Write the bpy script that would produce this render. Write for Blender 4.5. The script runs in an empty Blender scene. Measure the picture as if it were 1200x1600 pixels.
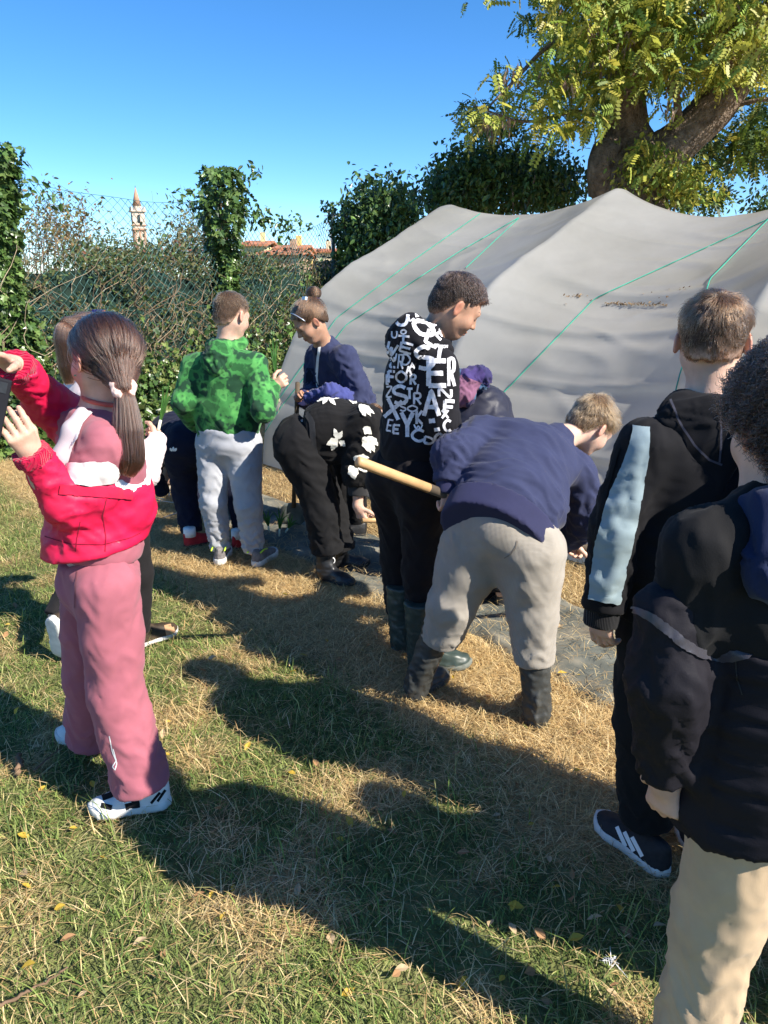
import bpy, math, random, itertools
import numpy as np
from mathutils import Vector, Matrix
from mathutils.bvhtree import BVHTree
# ------------------------------------------------------------------ camera, sky, sun, exposure
sc = bpy.context.scene
COL = sc.collection
FPX, PITCH, CAMH = 1155.0, math.radians(17.3), 1.45      # focal length in photo pixels, downward tilt, eye height
cam = bpy.data.cameras.new('camera'); cam_o = bpy.data.objects.new('camera', cam); COL.objects.link(cam_o)
cam.sensor_fit = 'VERTICAL'; cam.sensor_height = 36.0; cam.lens = 36.0 * FPX / 1600.0
cam.clip_start = .05; cam.clip_end = 3000
cam_o.location = (0, 0, CAMH); cam_o.rotation_euler = (math.pi / 2 - PITCH, 0, 0)
sc.camera = cam_o
SUN_EL, SUN_AZ = math.radians(39), math.radians(122.5)    # azimuth clockwise from +Y
w = bpy.data.worlds.new('World'); sc.world = w; w.use_nodes = True
nt = w.node_tree; sky = nt.nodes.new('ShaderNodeTexSky'); sky.sky_type = 'NISHITA'; sky.sun_disc = False
sky.sun_elevation = SUN_EL; sky.sun_rotation = SUN_AZ; sky.air_density = .85; sky.dust_density = 0.; sky.altitude = 1200; sky.ozone_density = 4.5
bg = nt.nodes['Background']; hsv = nt.nodes.new('ShaderNodeHueSaturation'); hsv.inputs['Saturation'].default_value = 1.22; nt.links.new(sky.outputs[0], hsv.inputs['Color']); nt.links.new(hsv.outputs[0], bg.inputs[0]); bg.inputs[1].default_value = .115
sd = Vector((math.sin(SUN_AZ) * math.cos(SUN_EL), math.cos(SUN_AZ) * math.cos(SUN_EL), math.sin(SUN_EL)))
sl = bpy.data.lights.new('sun', 'SUN'); sl.energy = 5.0; sl.angle = math.radians(.53); sl.color = (1, .93, .82)
sun_o = bpy.data.objects.new('sun', sl); COL.objects.link(sun_o); sun_o.rotation_euler = (-sd).to_track_quat('-Z', 'Y').to_euler()
vs = sc.view_settings; vs.view_transform = 'Standard'; vs.look = 'None'; vs.exposure = 1.03; vs.gamma = 1.0; vs.use_curve_mapping = False
sc.cycles.max_bounces = 6; sc.cycles.transparent_max_bounces = 8; sc.cycles.use_denoising = True
random.seed(7); RNG = np.random.RandomState(11)
# ------------------------------------------------------------------ helpers
def A(*v): return np.array(v, dtype=float)
def unit(v): v = np.asarray(v, float); return v / (np.linalg.norm(v) + 1e-12)
_c, _s = math.cos(PITCH), math.sin(PITCH)
def ray(u, v):
    x, y = (u - 600) / FPX, (v - 800) / FPX
    return A(x, _c - _s * y, -_s - _c * y)
def P(u, v, Y): r = ray(u, v); return A(0, 0, CAMH) + r * (Y / r[1])      # photo pixel at world depth Y
def G(u, v, z=0.): r = ray(u, v); return A(0, 0, CAMH) + r * ((z - CAMH) / r[2])
def px(p): p = np.asarray(p); y, z = p[1], p[2] - CAMH; c = y * _c - z * _s; return (600 + FPX * p[0] / c, 800 - FPX * (z * _c + y * _s) / c)

_PERM = np.random.RandomState(3).permutation(256); _PERM = np.concatenate([_PERM, _PERM, _PERM])
_GR = np.random.RandomState(4).normal(size=(256, 3)); _GR /= np.linalg.norm(_GR, axis=1)[:, None]
def noise(p):
    p = np.asarray(p, float); i = np.floor(p).astype(int); f = p - i; i &= 255
    w = f * f * f * (f * (f * 6 - 15) + 10); out = 0
    for dx, dy, dz in itertools.product((0, 1), repeat=3):
        g = _GR[_PERM[_PERM[_PERM[i[:, 0] + dx] + i[:, 1] + dy] + i[:, 2] + dz]]
        d = (g * (f - (dx, dy, dz))).sum(1)
        out = out + d * (w[:, 0] if dx else 1 - w[:, 0]) * (w[:, 1] if dy else 1 - w[:, 1]) * (w[:, 2] if dz else 1 - w[:, 2])
    return out * 1.7
def fbm(p, o=3):
    r = 0; a = 1.
    for k in range(o): r = r + a * noise(p * 2 ** k + k * 17.3); a *= .5
    return r

# --- object making
ORG = [A(0, 0, 0)]                                                          # base of the thing being built
def mesh(name, V, F, mat=None, parent=None, smooth=True, attrs=None, mats=None, fmat=None):
    V = np.asarray(V, np.float32)
    if parent is not None: V = V - ORG[0].astype(np.float32)
    me = bpy.data.meshes.new(name); me.vertices.add(len(V)); me.vertices.foreach_set('co', V.ravel())
    if isinstance(F, np.ndarray):
        n, k = F.shape; me.loops.add(n * k); me.loops.foreach_set('vertex_index', F.astype(np.int32).ravel())
        me.polygons.add(n); me.polygons.foreach_set('loop_start', np.arange(0, n * k, k, dtype=np.int32))
    else:
        tot = [len(x) for x in F]; flat = np.fromiter(itertools.chain.from_iterable(F), np.int32)
        me.loops.add(len(flat)); me.loops.foreach_set('vertex_index', flat)
        me.polygons.add(len(F)); me.polygons.foreach_set('loop_start', np.concatenate([[0], np.cumsum(tot)[:-1]]).astype(np.int32))
    if attrs:
        for an, av in attrs.items():
            av = np.asarray(av, np.float32)
            if av.ndim == 1: at = me.attributes.new(an, 'FLOAT', 'POINT'); at.data.foreach_set('value', av)
            else:
                at = me.attributes.new(an, 'FLOAT_COLOR', 'POINT')
                at.data.foreach_set('color', np.concatenate([av[:, :3], np.ones((len(av), 1), np.float32)], 1).ravel())
    if mats:
        for m in mats: me.materials.append(m)
        if fmat is not None: me.polygons.foreach_set('material_index', np.asarray(fmat, np.int32))
    elif mat: me.materials.append(mat)
    me.update(calc_edges=True); me.validate()
    me.polygons.foreach_set('use_smooth', np.full(len(me.polygons), smooth))
    o = bpy.data.objects.new(name, me); COL.objects.link(o)
    if parent is not None: o.parent = parent
    return o
def tag(o, label=None, cat=None, group=None, kind=None):
    for k, v in (('label', label), ('category', cat), ('group', group), ('kind', kind)):
        if v: o[k] = v
    return o
def thing(name, loc, label, cat, group=None):
    o = bpy.data.objects.new(name, None); COL.objects.link(o); o.location = loc; o.empty_display_size = .1
    ORG[0] = A(*loc); return tag(o, label, cat, group)

class MB:                                                                    # collects simple shapes into one mesh
    def __init__(s): s.V = []; s.F = []; s.n = 0; s.C = []
    def add(s, V, F, c=None):
        V = np.asarray(V, float); s.V.append(V); s.F += [tuple(i + s.n for i in f) for f in F]; s.n += len(V)
        if c is not None: s.C.append(np.tile(np.asarray(c, float), (len(V), 1)))
        return s
    def box(s, c, h, R=None, c_=None):
        c, h = np.asarray(c, float), np.asarray(h, float)
        V = np.array(list(itertools.product((-1, 1), repeat=3))) * h
        if R is not None: V = V @ np.asarray(R)
        return s.add(V + c, [(0, 1, 3, 2), (4, 6, 7, 5), (0, 4, 5, 1), (2, 3, 7, 6), (0, 2, 6, 4), (1, 5, 7, 3)], c_)
    def tube(s, pts, r, n=6, cap=True, c=None):
        V, F = tube(pts, r, n, cap); return s.add(V, F, c)
    def build(s, name, mat, parent=None, smooth=False, **k):
        at = {'Col': np.concatenate(s.C)} if s.C else None
        return mesh(name, np.concatenate(s.V), s.F, mat, parent, smooth, at, **k)
def tube(pts, r, n=6, cap=True):
    pts = np.asarray(pts, float); m = len(pts); r = np.full(m, r) if np.isscalar(r) else np.asarray(r)
    T = np.gradient(pts, axis=0); T /= np.linalg.norm(T, axis=1)[:, None] + 1e-9
    up = A(0, 0, 1) if abs(T[0][2]) < .9 else A(1, 0, 0)
    s0 = unit(np.cross(T[0], up)); V = []
    for i in range(m):
        s0 = unit(s0 - T[i] * s0.dot(T[i])); u = np.cross(T[i], s0)
        a = np.arange(n) * 2 * math.pi / n
        V.append(pts[i] + r[i] * (np.cos(a)[:, None] * s0 + np.sin(a)[:, None] * u))
    F = [(i * n + j, i * n + (j + 1) % n, (i + 1) * n + (j + 1) % n, (i + 1) * n + j) for i in range(m - 1) for j in range(n)]
    if cap: F += [tuple(range(n - 1, -1, -1)), tuple(range((m - 1) * n, m * n))]
    return np.concatenate(V), F
def spline(pts, n=8):                                                        # Catmull-Rom through points
    p = np.asarray(pts, float); p = np.vstack([2 * p[0] - p[1], p, 2 * p[-1] - p[-2]]); out = []
    for i in range(1, len(p) - 2):
        for t in np.linspace(0, 1, n, endpoint=False):
            a, b, c, d = p[i - 1:i + 3]
            out.append(.5 * (2 * b + (c - a) * t + (2 * a - 5 * b + 4 * c - d) * t * t + (3 * b - a - 3 * c + d) * t ** 3))
    out.append(p[-2]); return np.array(out)

# --- signed distance shapes -> one smooth mesh (surface nets)
def smin(a, b, k):
    if k <= 0: return np.minimum(a, b)
    h = np.maximum(k - np.abs(a - b), 0) / k; return np.minimum(a, b) - h * h * k * .25
class Prim:
    def __init__(s, f, lo, hi): s.f, s.lo, s.hi = f, np.asarray(lo, float), np.asarray(hi, float)
def cap(a, b, ra, rb=None):
    a, b = np.asarray(a, float), np.asarray(b, float); rb = ra if rb is None else rb; ab = b - a; L2 = ab.dot(ab) + 1e-12; R = max(ra, rb)
    def f(p):
        q = p - a; t = np.clip(q @ ab / L2, 0, 1); return np.linalg.norm(q - t[..., None] * ab, axis=-1) - (ra + (rb - ra) * t)
    return Prim(f, np.minimum(a, b) - R, np.maximum(a, b) + R)
def _ed(q, r):
    k0 = np.sqrt(((q / r) ** 2).sum(-1)); k1 = np.sqrt(((q / (r * r)) ** 2).sum(-1)) + 1e-6; return k0 * (k0 - 1) / k1
def ell(c, r, R=None):
    c, r = np.asarray(c, float), np.asarray(r, float); M = np.eye(3) if R is None else np.asarray(R)
    e = np.sqrt(((M * r[:, None]) ** 2).sum(0))
    return Prim(lambda p: _ed((p - c) @ M.T, r), c - e, c + e)
def ecap(a, b, side, ra, rb, end=1.0):                                       # tapered segment with elliptical section
    a, b = np.asarray(a, float), np.asarray(b, float); ab = b - a; L = np.linalg.norm(ab); ax = ab / L
    sx = unit(side - ax * np.dot(side, ax)); fx = np.cross(ax, sx); ra, rb = np.asarray(ra, float), np.asarray(rb, float); M = max(ra.max(), rb.max())
    def f(p):
        q = p - a; t = np.clip(q @ ax / L, 0, 1); q = q - t[..., None] * ab; r = ra + (rb - ra) * t[..., None]
        rz = r.min(-1) * end
        v = np.stack([q @ sx, q @ fx, q @ ax], -1); rr = np.stack([r[..., 0], r[..., 1], rz], -1)
        return _ed(v, rr)
    return Prim(f, np.minimum(a, b) - M, np.maximum(a, b) + M)
def cut(pr, *planes):                                                        # keep the side the normals point away from
    pl = [(np.asarray(c, float), unit(n)) for c, n in planes]
    def f(p):
        d = pr.f(p)
        for c, n in pl: d = np.maximum(d, (p - c) @ n)
        return d
    return Prim(f, pr.lo, pr.hi)
def sdf(prims, vox, cuts=(), shell=None, smooth=1, subs=()):
    """prims: list of (prim, k) in union; subs: (prim, k) removed; cuts: (point, normal) planes for the whole."""
    lo = np.min([p.lo for p, k in prims], 0) - 3 * vox; hi = np.max([p.hi for p, k in prims], 0) + 3 * vox
    n = np.ceil((hi - lo) / vox).astype(int) + 1; D = np.full(n, .5, np.float32)
    gx = [(lo[i] + vox * np.arange(n[i])).astype(np.float32) for i in range(3)]
    def region(pl, ph, k):
        i0 = np.clip(np.floor((pl - k - 3 * vox - lo) / vox).astype(int), 0, n); i1 = np.clip(np.ceil((ph + k + 3 * vox - lo) / vox).astype(int) + 1, 0, n)
        sl_ = tuple(slice(a, b) for a, b in zip(i0, i1))
        return sl_, np.stack(np.meshgrid(*[gx[i][sl_[i]] for i in range(3)], indexing='ij'), -1)
    for p, k in prims:
        s_, pts = region(p.lo, p.hi, k)
        if pts.size: D[s_] = smin(D[s_], p.f(pts).astype(np.float32), k)
    for p, k in subs:
        s_, pts = region(p.lo, p.hi, k)
        if pts.size: D[s_] = -smin(-D[s_], p.f(pts).astype(np.float32), k)
    if shell: D = np.maximum(D, -(D + shell))
    if cuts:
        pts = np.stack(np.meshgrid(*gx, indexing='ij'), -1)
        for c in cuts:
            if callable(c): D = np.maximum(D, c(pts))
            else: D = np.maximum(D, ((pts - np.asarray(c[0])) @ unit(c[1])).astype(np.float32))
    V, F = nets(D, lo, vox)
    for _ in range(smooth): V = relax(V, F, .5)
    return V, F
def nets(D, lo, vox):
    S = D < 0; nx, ny, nz = D.shape
    cnt = sum(S[i:nx - 1 + i, j:ny - 1 + j, k:nz - 1 + k].astype(np.int8) for i, j, k in itertools.product((0, 1), repeat=3))
    I = np.argwhere((cnt > 0) & (cnt < 8)); off = np.array(list(itertools.product((0, 1), repeat=3)))
    val = np.stack([D[I[:, 0] + o[0], I[:, 1] + o[1], I[:, 2] + o[2]] for o in off], 1)
    acc = np.zeros((len(I), 3)); num = np.zeros(len(I))
    for a in range(8):
        for b in range(a + 1, 8):
            if np.abs(off[a] - off[b]).sum() != 1: continue
            va, vb = val[:, a], val[:, b]; m = (va < 0) != (vb < 0)
            t = np.where(m, va / np.where(m, va - vb, 1), 0)
            acc += np.where(m[:, None], off[a] + t[:, None] * (off[b] - off[a]), 0); num += m
    V = lo + vox * (I + acc / num[:, None])
    vid = np.full((nx - 1, ny - 1, nz - 1), -1, np.int32); vid[I[:, 0], I[:, 1], I[:, 2]] = np.arange(len(I)); Q = []
    for ax in range(3):
        o = np.eye(3, dtype=int); e = o[ax]; u, v = o[(ax + 1) % 3], o[(ax + 2) % 3]
        hi_ = [slice(None)] * 3; lo_ = [slice(None)] * 3; lo_[ax] = slice(0, -1); hi_[ax] = slice(1, None)
        s0, s1 = S[tuple(lo_)], S[tuple(hi_)]; E = np.argwhere(s0 != s1)
        ok = (E[:, (ax + 1) % 3] > 0) & (E[:, (ax + 2) % 3] > 0) & (E[:, (ax + 1) % 3] < D.shape[(ax + 1) % 3] - 1) & (E[:, (ax + 2) % 3] < D.shape[(ax + 2) % 3] - 1); E = E[ok]
        g = lambda d: vid[E[:, 0] - d[0], E[:, 1] - d[1], E[:, 2] - d[2]]
        q = np.stack([g(u + v), g(v), g(0 * u), g(u)], 1)
        fl = ~s0[E[:, 0], E[:, 1], E[:, 2]]; q[fl] = q[fl][:, ::-1]; Q.append(q)
    Q = np.concatenate(Q); return V, Q[(Q >= 0).all(1)]
def relax(V, F, f):
    s = np.zeros_like(V); c = np.zeros(len(V)); k = F.shape[1]
    for i in range(k):
        a, b = F[:, i], F[:, (i + 1) % k]
        for j in range(3): s[:, j] += np.bincount(a, V[b, j], len(V)) + np.bincount(b, V[a, j], len(V))
        c += np.bincount(a, minlength=len(V)) + np.bincount(b, minlength=len(V))
    return V + f * (s / np.maximum(c, 1)[:, None] - V)
def normals(V, F):
    n = np.cross(V[F[:, 2]] - V[F[:, 0]], V[F[:, -1]] - V[F[:, 1]]); o = np.zeros_like(V)
    for i in range(F.shape[1]):
        for j in range(3): o[:, j] += np.bincount(F[:, i], n[:, j], len(V))
    return o / (np.linalg.norm(o, axis=1)[:, None] + 1e-12)
def folds(V, F, bones, seed=0., low=.004, fade=()):
    """cloth creases: bones = (a, b, amp at a, amp at b, creases per metre); creases ring the limb"""
    N = normals(V, F); ds = []; fs = []
    for i, (a, b, aa, ab_, fl) in enumerate(bones):
        a, b = np.asarray(a, float), np.asarray(b, float); ab = b - a; L = np.linalg.norm(ab); q = V - a; t = np.clip(q @ ab / L ** 2, 0, 1)
        rad = q - (q @ ab / L ** 2)[:, None] * ab; d = np.linalg.norm(q - t[:, None] * ab, axis=1); r = rad / (np.linalg.norm(rad, axis=1)[:, None] + 1e-6)
        al = (q @ ab / L) * fl
        c = np.stack([al + seed * 3.1 + i * 7.7, r[:, 0] * .85 + r[:, 1] * .4 + seed, r[:, 1] * .8 - r[:, 2] * .85], 1)
        c[:, 0] += 1.0 * noise(r * 1.3 + i + seed)
        n = noise(c); n2 = noise(c * A(2.3, 1.5, 1.5) + 5.)
        ff = (.5 - np.minimum(2.6 * np.abs(n), 1.15)) * 1.0 + (.4 - np.minimum(2.4 * np.abs(n2), 1.)) * .5
        ds.append(d); fs.append(ff * (aa + (ab_ - aa) * t))
    ds = np.array(ds); w_ = np.exp(-(ds - ds.min(0)) / .035); w_ /= w_.sum(0)
    dd = (w_ * np.array(fs)).sum(0) + low * noise(V * 9 + seed)
    for c_, ax_, rad_ in fade: q = V - np.asarray(c_); h_ = np.abs(q @ unit(ax_)); dd = dd * np.where(np.linalg.norm(q, axis=1) < rad_, smooth01((h_ - .006) / .03), 1.)
    return V + N * dd[:, None]

# --- materials
def mat(name, col, rough=.8, var=.12, vs=12., bump=.0, bs=300., bd=.002, sheen=0., spec=.3, attr=None, sss=0., metal=0., coat=0., pattern=None, trans=0., crease=0.):
    m = bpy.data.materials.new(name); m.use_nodes = True; n = m.node_tree.nodes; l = m.node_tree.links; b = n['Principled BSDF']
    tc = n.new('ShaderNodeTexCoord'); co = tc.outputs['Object']
    nz = n.new('ShaderNodeTexNoise'); nz.inputs['Scale'].default_value = vs; nz.inputs['Detail'].default_value = 4; l.new(co, nz.inputs[0])
    if attr:
        at = n.new('ShaderNodeAttribute'); at.attribute_name = attr; base = at.outputs['Color']
    else:
        rg = n.new('ShaderNodeRGB'); rg.outputs[0].default_value = (*col, 1); base = rg.outputs[0]
    if pattern: base = pattern(n, l, co, base)
    hs = n.new('ShaderNodeHueSaturation'); mr = n.new('ShaderNodeMapRange'); mr.inputs[1].default_value = .3; mr.inputs[2].default_value = .7
    mr.inputs[3].default_value = 1 - var; mr.inputs[4].default_value = 1 + var; l.new(nz.outputs[0], mr.inputs[0]); l.new(mr.outputs[0], hs.inputs['Value']); l.new(base, hs.inputs['Color'])
    l.new(hs.outputs[0], b.inputs['Base Color'])
    b.inputs['Roughness'].default_value = rough; b.inputs['Specular IOR Level'].default_value = spec; b.inputs['Metallic'].default_value = metal
    b.inputs['Sheen Weight'].default_value = sheen; b.inputs['Coat Weight'].default_value = coat
    if sss: b.inputs['Subsurface Weight'].default_value = sss; b.inputs['Subsurface Radius'].default_value = (1, .35, .2); b.inputs['Subsurface Scale'].default_value = .008
    if bump:
        bn = n.new('ShaderNodeBump'); bn.inputs['Strength'].default_value = bump; bn.inputs['Distance'].default_value = bd
        bt = n.new('ShaderNodeTexNoise'); bt.inputs['Scale'].default_value = bs; bt.inputs['Detail'].default_value = 2; l.new(co, bt.inputs[0]); l.new(bt.outputs[0], bn.inputs['Height']); l.new(bn.outputs[0], b.inputs['Normal'])
        if crease:
            mp = n.new('ShaderNodeMapping'); mp.inputs['Scale'].default_value = (1., .8, 1.25); mp.inputs['Rotation'].default_value = (.5, .4, .3); l.new(co, mp.inputs[0]); ct = n.new('ShaderNodeTexNoise'); ct.noise_type = 'RIDGED_MULTIFRACTAL'; ct.inputs['Scale'].default_value = crease * .55; ct.inputs['Detail'].default_value = 2.5; ct.inputs['Roughness'].default_value = .55; ct.inputs['Distortion'].default_value = .3; l.new(mp.outputs[0], ct.inputs[0])
            b2 = n.new('ShaderNodeBump'); b2.inputs['Strength'].default_value = .35; b2.inputs['Distance'].default_value = .009
            l.new(ct.outputs[0], b2.inputs['Height']); l.new(bn.outputs[0], b2.inputs['Normal']); l.new(b2.outputs[0], b.inputs['Normal'])
    if trans:
        tr = n.new('ShaderNodeBsdfTranslucent'); l.new(hs.outputs[0], tr.inputs[0]); mx = n.new('ShaderNodeMixShader'); mx.inputs[0].default_value = trans
        l.new(b.outputs[0], mx.inputs[1]); l.new(tr.outputs[0], mx.inputs[2]); l.new(mx.outputs[0], n['Material Output'].inputs[0])
    return m
def ramp(n, l, fac, stops, inter='LINEAR'):
    r = n.new('ShaderNodeValToRGB'); r.color_ramp.interpolation = inter; e = r.color_ramp.elements
    while len(e) < len(stops): e.new(.5)
    for x, (p, c) in zip(e, stops): x.position = p; x.color = (*c, 1)
    l.new(fac, r.inputs[0]); return r.outputs[0]
def wave_bump(m, scale, strength, dist=.003, axis='Z', second=None):
    n = m.node_tree.nodes; l = m.node_tree.links; tc = n.new('ShaderNodeTexCoord'); hs = []
    for ax in [axis] + ([second] if second else []):
        wv = n.new('ShaderNodeTexWave'); wv.bands_direction = ax; wv.inputs['Scale'].default_value = scale; wv.inputs['Distortion'].default_value = .6; wv.inputs['Detail Scale'].default_value = 6; l.new(tc.outputs['Object'], wv.inputs[0]); hs.append(wv.outputs[1])
    h = hs[0]
    if second: mm = n.new('ShaderNodeMath'); mm.operation = 'MULTIPLY'; l.new(hs[0], mm.inputs[0]); l.new(hs[1], mm.inputs[1]); h = mm.outputs[0]
    bn = n.new('ShaderNodeBump'); bn.inputs['Strength'].default_value = strength; bn.inputs['Distance'].default_value = dist
    l.new(h, bn.inputs['Height']); l.new(bn.outputs[0], n['Principled BSDF'].inputs['Normal']); return m
# ------------------------------------------------------------------ layout of the plot
TA, TN, TB = A(.671, -.741, 0), A(.741, .671, 0), A(-1.0, 6.0, 0)           # tunnel axis, away from camera, base of first hoop
def an(x, y): dx, dy = np.asarray(x) - TB[0], np.asarray(y) - TB[1]; return dx * TA[0] + dy * TA[1], dx * TN[0] + dy * TN[1]
def AN(a, n, z=0.): return TB + TA * a + TN * n + A(0, 0, z)
def smooth01(x): x = np.clip(x, 0, 1); return x * x * (3 - 2 * x)
def straw_w(x, y):                                                           # 1 = dry straw, 0 = green lawn
    a, n = an(x, y); q = np.stack([np.asarray(x) * 1.6, np.asarray(y) * 1.6, np.zeros_like(np.asarray(x, float))], -1)
    w1 = smooth01((n + 1.92 + .16 * noise(q * 1.3 + 3)) / .3) * smooth01((2.6 + n * 0 + a + .3 * noise(q)) / .9)
    patch = smooth01((fbm(q * 1.5 + 9) - .12) / .4) * .6
    return np.maximum(w1, patch)
def ground_z(x, y):
    x, y = np.atleast_1d(np.asarray(x, float)), np.atleast_1d(np.asarray(y, float)); r = np.hypot(x, y)
    q = np.stack([x, y, x * 0], -1); return (.016 * noise(q * 1.7) + .010 * noise(q * 5)) * np.clip(1.5 - r / 14, 0, 1) - .012
gs = np.concatenate([-np.geomspace(1500, 5.2, 22), np.arange(-5, 7.01, .08), np.geomspace(7.3, 1500, 22)])
gy = np.concatenate([-np.geomspace(1500, 2.2, 16), np.arange(-2, 10.01, .08), np.geomspace(10.3, 1800, 22)])
X, Y = np.meshgrid(gs, gy, indexing='ij'); Z = ground_z(X.ravel(), Y.ravel())
ni, nj = X.shape; I = np.arange(ni * nj).reshape(ni, nj)
FQ = np.stack([I[:-1, :-1].ravel(), I[1:, :-1].ravel(), I[1:, 1:].ravel(), I[:-1, 1:].ravel()], 1)
sw = straw_w(X.ravel(), Y.ravel()); a_, n_ = an(X.ravel(), Y.ravel()); q = np.stack([X.ravel(), Y.ravel(), Z * 0], 1)
bed = (smooth01((n_ + .62) / .12) * smooth01((a_ + .5) / .4))[:, None]
gc = A(.125, .14, .05)[None] * (1 - sw[:, None]) + A(.44, .32, .16)[None] * sw[:, None]
gc = gc * (1 - .75 * bed) + A(.14, .09, .05) * .75 * bed
gc = gc * (1 + .35 * fbm(q * 7)[:, None])
m_ground = mat('ground_soil', (.1, .1, .05), .95, .35, 35., .9, 90., .02, attr='Col', spec=.1)
gd = mesh('ground', np.stack([X.ravel(), Y.ravel(), Z], 1), FQ, m_ground, attrs={'Col': gc}); tag(gd, 'grass and dry straw ground of the garden plot', kind='structure')

# weed-control sheet between the lawn and the tunnel
aa = np.arange(.75, 7.3, .035); nn = np.linspace(0, 1, 24); AAg, NNg = np.meshgrid(aa, nn, indexing='ij')
e0 = -1.10 + .07 * noise(np.stack([aa * 1.7, aa * 0, aa * 0 + 4], 1)) + .03 * noise(np.stack([aa * 6, aa * 0, aa * 0 + 8], 1)); e1 = -.52 + .10 * noise(np.stack([aa * 1.4, aa * 0, aa * 0 + 2], 1)) + .03 * noise(np.stack([aa * 6, aa * 0, aa * 0 + 3], 1))
Nv = e0[:, None] + (e1 - e0)[:, None] * NNg; pts = TB + TA * AAg[..., None] + TN * Nv[..., None]; pts = pts.reshape(-1, 3)
rid = noise(np.stack([AAg.ravel() * 3.2 + Nv.ravel() * 2, Nv.ravel() * 5, Nv.ravel() * 0], 1)); pts[:, 2] = np.maximum(ground_z(pts[:, 0], pts[:, 1]), -.01) + .012 + .012 * (1 - 2 * np.abs(rid)) + .006 * noise(pts * 9)
pts[:, 2] -= .03 * (np.abs(NNg.ravel() - .5) > .47)
ni, nj = AAg.shape; I = np.arange(ni * nj).reshape(ni, nj); FQ = np.stack([I[:-1, :-1].ravel(), I[1:, :-1].ravel(), I[1:, 1:].ravel(), I[:-1, 1:].ravel()], 1)
def sheet_dirt(n, l, co, base):
    nz = n.new('ShaderNodeTexNoise'); nz.inputs['Scale'].default_value = 3.2; nz.inputs['Detail'].default_value = 9; nz.inputs['Roughness'].default_value = .65; l.new(co, nz.inputs[0])
    return ramp(n, l, nz.outputs[0], [(.3, (.085, .095, .085)), (.48, (.13, .135, .115)), (.58, (.20, .185, .145)), (.72, (.27, .225, .16))])
m_mat = wave_bump(mat('weed_sheet', (.15, .15, .12), .85, .4, 4., spec=.15, pattern=sheet_dirt), 120, .35, .002, 'X', 'Y')
ws = mesh('weed_sheet', pts, FQ, m_mat); tag(ws, 'grey green woven weed sheet laid along the plastic tunnel', 'ground sheet')

# ------------------------------------------------------------------ plastic tunnel
HOOPS = [0., 1.774, 3.548, 5.322]
prof = np.array([(0, 0), (.06, .38), (.21, .75), (.46, 1.16), (.77, 1.48), (1.35, 1.76), (1.74, 1.95), (2.2, 2.14)])
prof = np.vstack([prof, [(4.4 - x, z) for x, z in prof[-2::-1]]]); profS = spline(prof, 18)
def film_pts(a, off=0.):
    """surface at axis distance a for all profile points"""
    i = int(np.clip(np.searchsorted(HOOPS, a, 'right') - 1, 0, 2)); f = (a - HOOPS[i]) / 1.774; f = min(max(f, 0), 1)
    S = (.085, .15, .13, .13)[i]; par = 4 * f * (1 - f); wv = profS[:, 0]; h = profS[:, 1]; s = np.linspace(0, 1, len(wv))
    sag = S * par * smooth01(h / 1.6)
    c = A(2.2, .35); q = np.stack([wv - c[0], h - c[1]], 1); ln = np.linalg.norm(q, axis=1)[:, None]
    q2 = q * (1 - sag[:, None] * .95)
    g = np.stack([np.full(len(wv), a * 1.1 + 2), s * 23 + .5 * math.sin(a * 2.1), s * 0 + i * 5], 1)
    n1 = noise(g); n2 = noise(g * A(2.6, 1.9, 1) + 3); crease = (.6 - np.minimum(6 * np.abs(n1), 1)) * .010 + n2 * .003
    for hz_, wd_, ph_ in ((.98, .018, .3), (.62, .014, 1.7), (1.30, .02, 2.6), (1.62, .02, 4.), (.30, .012, 5.)):
        hh = hz_ - .05 * par + .03 * math.sin(a * 1.9 + ph_ * 3); crease = crease + .019 * np.exp(-((h - hh) / wd_) ** 2) * (wv < 2.2) * (.4 + .6 * abs(math.sin(a * 1.3 + ph_))) - .014 * np.exp(-((h - hh + .06) / .04) ** 2) * (wv < 2.2)
    rad = np.exp(-par * 2.0) * .009 * noise(np.stack([s * 30 + 9, np.full(len(wv), i * 3. + (f > .5)), s * 0 + a * .7], 1))
    belly = .035 * par * (np.exp(-((h - 1.15) / .16) ** 2) - 1.2 * np.exp(-((h - 1.42) / .10) ** 2)) * (1 if i != 0 else .5) * (wv < 2.2)
    d = (crease * (.35 + .65 * par) + rad + belly) * smooth01(h / .5) + off
    q2 = q2 + q / ln * d[:, None]; return c + q2
al = np.linspace(-.02, 5.4, 230); V = []
for a in al:
    pr = film_pts(a); V.append(TB + TA * a + TN * pr[:, :1] + A(0, 0, 1) * np.maximum(pr[:, 1:], -.02))
V = np.concatenate(V); nj = len(profS); ni = len(al); I = np.arange(ni * nj).reshape(ni, nj)
FQ = np.stack([I[:-1, :-1].ravel(), I[1:, :-1].ravel(), I[1:, 1:].ravel(), I[:-1, 1:].ravel()], 1)
tun = thing('tunnel_greenhouse', TB, 'low greenhouse tunnel of grey translucent plastic film tied down with green twine', 'greenhouse')
def dirt(n, l, co, base):
    nz = n.new('ShaderNodeTexNoise'); nz.inputs['Scale'].default_value = 1.1; nz.inputs['Detail'].default_value = 3; l.new(co, nz.inputs[0])
    return ramp(n, l, nz.outputs[0], [(.3, (.52, .505, .45)), (.55, (.64, .625, .575)), (.75, (.70, .685, .64))])
m_film = mat('plastic_film', (.5, .5, .47), .27, .02, 20., .06, 12., .003, spec=.55, pattern=dirt, trans=.58)
fn = m_film.node_tree.nodes; fl_ = m_film.node_tree.links; tcf = fn.new('ShaderNodeTexCoord'); mpf = fn.new('ShaderNodeMapping'); mpf.inputs['Rotation'].default_value = (0, 0, math.radians(47.8)); mpf.inputs['Scale'].default_value = (.55, 1.6, 2.4); fl_.new(tcf.outputs['Object'], mpf.inputs[0])
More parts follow.
